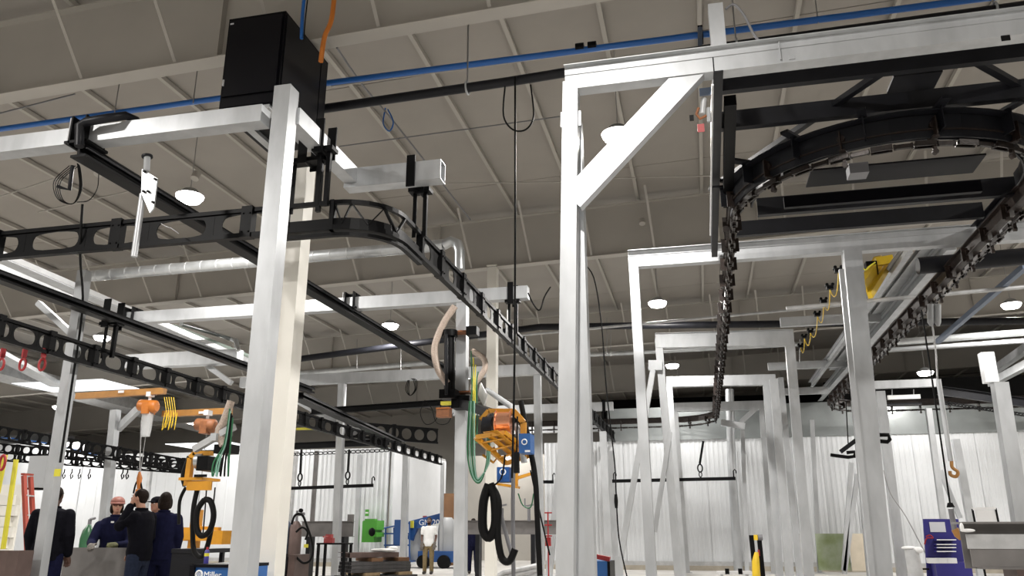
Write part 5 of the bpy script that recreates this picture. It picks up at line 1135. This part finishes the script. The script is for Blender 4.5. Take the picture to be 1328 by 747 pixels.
# ================================================================== PEOPLE
def remesh(o, vox, sm=2):
    r = o.modifiers.new('remesh', 'REMESH'); r.mode = 'VOXEL'; r.voxel_size = vox; r.use_smooth_shade = True
    s = o.modifiers.new('smooth', 'SMOOTH'); s.factor = .5; s.iterations = sm
def person(lab, X, Y, face, h=1.78, look=0., arms=None, cloth='navy cloth', trou='jeans', skin='skin', hat=None, hair='short', glove=None, glasses=False, beard=False, sleeves='long', vox=.012, lean=0., group=None, hatm='orange hat'):
    t = thing('person', lab, 'person', (X, Y, 0), group); t.rotation_euler = (0, 0, R(face)); k = h / 1.78
    def L(*a): return V(a) * k
    sh = 1.46; hip = .95
    arms = arms or {}
    armL = arms.get('L', [(-.195, .0, sh - .03), (-.235, -.02, 1.17), (-.21, .10, .92)]); armR = arms.get('R', [(.195, .0, sh - .03), (.235, -.02, 1.17), (.21, .10, .92)])
    b = MB(); rot = Matrix.Rotation(R(look), 3, 'Z')
    hc = V((0, .02 + lean, 1.665))
    # head: skull, jaw, face, nose, ears on one neck
    b.ell(L(*hc), (.075 * k, .095 * k, .105 * k), 18, 12)
    def hp(x, y, z): return L(*(hc + rot @ V((x, y, z))))
    b.ell(hp(0, .03, -.055), (.055 * k, .06 * k, .062 * k), 14, 9); b.ell(hp(0, .097, -.012), (.013 * k, .022 * k, .024 * k), 10, 7, rot)
    for s in (-1, 1): b.ell(hp(s * .076, -.005, -.01), (.012 * k, .02 * k, .032 * k), 8, 6, rot)
    b.ell(hp(0, .083, -.052), (.024 * k, .012 * k, .008 * k), 8, 6, rot)
    b.caps([L(0, lean * .5, 1.46), L(0, lean + .0, 1.60)], [.06 * k, .055 * k])
    tor = [(L(0, 0, .86), .15 * k, .10 * k), (L(0, 0, .98), .165 * k, .115 * k), (L(0, 0, 1.10), .145 * k, .10 * k), (L(0, lean * .3, 1.25), .165 * k, .115 * k), (L(0, lean * .4, 1.38), .19 * k, .115 * k), (L(0, lean * .5, 1.47), .15 * k, .09 * k), (L(0, lean * .5, 1.51), .07 * k, .06 * k)]
    b.loft(tor, 20)
    legs = []
    for s in (-1, 1):
        lg_ = [L(s * .095, 0, .92), L(s * .11, .02, .50), L(s * .115, -.01, .09)]; legs.append(lg_); b.caps(lg_, [.088 * k, .058 * k, .042 * k])
        b.caps([L(s * .115, -.04, .05), L(s * .12, .17, .035)], [.045 * k, .034 * k])
    for a in (armL, armR):
        p = [L(*q_) for q_ in a]; b.caps(p, [.055 * k, .042 * k, .03 * k])
        d = (p[2] - p[1]).normalized(); side = d.cross(V((0, 1, 0))); side = side.normalized() if side.length > .1 else V((1, 0, 0)); nrm = d.cross(side).normalized()
        pc = p[2] + d * .055 * k; b.caps([p[2] + d * .01, p[2] + d * .08 * k + side * .022 * k], [.026 * k, .022 * k]); b.caps([p[2] + d * .01, p[2] + d * .08 * k - side * .022 * k], [.026 * k, .022 * k])
        for f, ln in zip((-.034, -.012, .011, .033), (.055, .07, .065, .05)):
            r0 = p[2] + d * .09 * k + side * f * k; b.caps([r0, r0 + d * ln * .55 * k + nrm * .006, r0 + d * ln * .9 * k + nrm * .025 * k], [.0105 * k, .0098 * k, .009 * k], 8)
        b.caps([p[2] + d * .03 * k - side * .03 * k, p[2] + d * .07 * k - side * .062 * k + nrm * .01], [.014 * k, .011 * k], 8)
    o = bpy.data.objects.new('body', b.mesh('body', skin)); C.objects.link(o); o.parent = t; remesh(o, vox * .7, 1)
    def piece(nm, mb, m, v=None, lab_=None):
        o_ = bpy.data.objects.new(nm, mb.mesh(nm, m)); C.objects.link(o_); o_.parent = t
        if v: remesh(o_, v, 2)
        if lab_: o_['label'] = lab_
        return o_
    j = MB(); g = .028 if cloth in ('navy cloth', 'black cloth') else .014
    j.loft([(c_, rx + g + .008, ry + g + .012) for c_, rx, ry in tor[:-1]] + [(tor[-1][0], .075 * k, .07 * k)], 20)
    for a in (armL, armR):
        p = [L(*q_) for q_ in a]
        if sleeves == 'long': j.caps([p[0], p[1], p[1].lerp(p[2], .93)], [.055 * k + g, .045 * k + g, .034 * k + g * .7])
        else: j.caps([p[0], p[0].lerp(p[1], .6)], [.058 * k + g, .055 * k + g])
    jk = piece('jacket' if g > .02 else 'shirt', j, cloth, vox)
    if g > .02: cl_ = piece('collar', MB().torus(L(0, lean * .6, 1.515), .068 * k, .018 * k, 'Z', 20, 8), cloth); cl_.parent = jk
    tr2 = MB().loft([(L(0, 0, .80), .13 * k, .10 * k), (L(0, 0, .9), .17 * k, .125 * k), (L(0, 0, .99), .165 * k, .12 * k)], 18)
    for lg_ in legs: tr2.caps(lg_, [.105 * k, .078 * k, .066 * k])
    piece('trousers', tr2, trou, vox)
    for s in (-1, 1): piece('boot', MB().caps([L(s * .115, -.045, .055), L(s * .12, .17, .045)], [.055 * k, .045 * k]).caps([L(s * .115, -.01, .05), L(s * .115, -.01, .14)], [.055 * k, .055 * k]), 'boot', vox)
    for s in (-1, 1):
        e = hp(s * .031, .083, .012); piece('eye', MB().ell(e, (.011 * k, .008 * k, .008 * k), 8, 6), 'white plastic'); piece('eyebrow', MB().bar(e + rot @ V((-.016, .006, .02)), e + rot @ V((.016, .006, .022)), .006, .006), 'hair')
    piece('mouth', MB().ell(hp(0, .092, -.052), (.022 * k, .006 * k, .005 * k), 8, 5, rot), 'red tag')
    if hair != 'none':
        hm = MB(); hm.ell(hp(0, -.022, .022), (.085 * k, .098 * k, .098 * k), 16, 10, rot)
        if hair == 'long': hm.ell(hp(0, -.05, -.06), (.085 * k, .06 * k, .10 * k), 14, 9, rot); hm.ell(hp(.07, -.01, -.04), (.03 * k, .05 * k, .08 * k), 10, 7, rot); hm.ell(hp(-.07, -.01, -.04), (.03 * k, .05 * k, .08 * k), 10, 7, rot)
        else: hm.ell(hp(0, -.045, -.02), (.075 * k, .06 * k, .07 * k), 12, 8, rot)
        piece('hair', hm, 'hair', .010)
    if beard: piece('beard', MB().ell(hp(0, .05, -.075), (.06 * k, .05 * k, .05 * k), 12, 8, rot), 'hair')
    if hat == 'hard':
        q_ = hp(0, 0, .055); piece('hard_hat', MB().ell(q_, (.105 * k, .125 * k, .085 * k), 20, 12, rot).ell(hp(0, .035, .03), (.115 * k, .13 * k, .012 * k), 20, 6, rot), hatm, .008, 'worn orange hard hat')
    if hat == 'cap':
        piece('cap', MB().ell(hp(0, -.005, .05), (.088 * k, .105 * k, .07 * k), 18, 10, rot).ell(hp(0, .10, .035), (.07 * k, .07 * k, .010 * k), 14, 6, rot), hatm, .008)
    if glasses:
        gm = MB()
        for s in (-1, 1): gm.torus(hp(s * .033, .098, .010), .022 * k, .004, 'Y', 14, 6, 1.2, .8).bar(hp(s * .06, .095, .012), hp(s * .08, 0, .012), .004, .006)
        piece('safety_glasses', gm.bar(hp(-.01, .10, .014), hp(.01, .10, .014), .004, .004), 'hair')
    if glove:
        for a, gmn in zip((armL, armR), glove):
            p = [L(*q_) for q_ in a]; d = (p[2] - p[1]).normalized(); side = d.cross(V((0, 1, 0))); side = side.normalized() if side.length > .1 else V((1, 0, 0)); nrm = d.cross(side).normalized()
            gm = MB().caps([p[2] - d * .06, p[2] + d * .09], [.045, .042]).caps([p[2] + d * .03 + side * .02, p[2] + d * .09 + side * .02], [.035, .035]).caps([p[2] + d * .03 - side * .02, p[2] + d * .09 - side * .02], [.035, .035])
            for f, ln in zip((-.042, -.015, .013, .04), (.055, .07, .065, .05)):
                r0 = p[2] + d * .10 + side * f; gm.caps([r0, r0 + d * ln * .6 + nrm * .008, r0 + d * ln + nrm * .03], [.017, .016, .014], 8)
            gm.caps([p[2] + d * .03 - side * .04, p[2] + d * .075 - side * .08], [.02, .017], 8)
            piece('glove', gm, gmn, .009)
    return t
pA = atY(75, 631, 9.95)
person('man with his back turned, black jacket and dark trousers, mostly behind the left post', pA.x, pA.y, 22, 1.92, -10, cloth='black cloth', trou='navy cloth', skin='dark skin', arms={'L': [(-.19, 0, 1.42), (-.23, -.03, 1.17), (-.22, .05, .93)], 'R': [(.19, 0, 1.42), (.24, -.03, 1.17), (.23, .06, .93)]})
pB = atY(154, 646, 11.55)
person('person in orange hard hat, safety glasses and gloves leaning on the steel trough', pB.x, pB.y, 214, pB.z - .0, 10, cloth='navy cloth', trou='navy cloth', hat='hard', hair='long', glasses=True, glove=('olive glove', 'grey glove'), lean=.04,
       arms={'L': [(-.21, .02, 1.36), (-.23, .12, 1.10), (-.08, .34, 1.08)], 'R': [(.21, .02, 1.36), (.28, .12, 1.12), (.26, .36, 1.08)]})
c = atY(147, 677, 11.32); solo('name_patch', MB().box((c.x, 11.30, c.z), (.05, .01, .025)), 'white cloth', 'small white name patch on the chest of the hard-hatted person', 'patch')
pC = atZ(191, 634, 1.90)
person('dark-haired man in a black jacket and jeans raising one hand to his face', pC.x, pC.y, 98, 1.90, 5, cloth='black cloth', trou='jeans', beard=True, lean=.07,
       arms={'L': [(-.18, .02, 1.41), (-.21, .20, 1.30), (-.07, .16, 1.56)], 'R': [(.18, .0, 1.41), (.23, .0, 1.17), (.18, .18, .98)]})
pD = atZ(216, 638, 1.88)
person('long-haired person in a navy jacket, back turned, beside the man raising his hand', pD.x, pD.y, 26, 1.88, 5, cloth='navy cloth', trou='navy cloth', hair='long',
       arms={'L': [(-.18, 0, 1.41), (-.23, .05, 1.17), (-.18, .22, .98)], 'R': [(.18, 0, 1.41), (.23, .0, 1.17), (.2, .12, .96)]})
pE = atY(206, 644, 11.3)
person('person in a dark cap half hidden between the two front workers', pE.x, pE.y, 170, pE.z, 0, cloth='black cloth', trou='navy cloth', hat='cap', hatm='black cloth', vox=.016)
pF = atZ(557, 672, 1.75)
person('bearded man in a white T-shirt and khaki trousers standing before the boom lift', pF.x, pF.y, 188, 1.78, 0, cloth='white cloth', trou='khaki', skin='dark skin', beard=True, sleeves='short', vox=.016, glove=('grey glove', 'grey glove'))
pG = atY(614, 672, 27)
person('person in dark trousers mostly hidden behind the mid hall post', pG.x, pG.y, 20, 1.75, 0, cloth='navy cloth', trou='navy cloth', vox=.018)
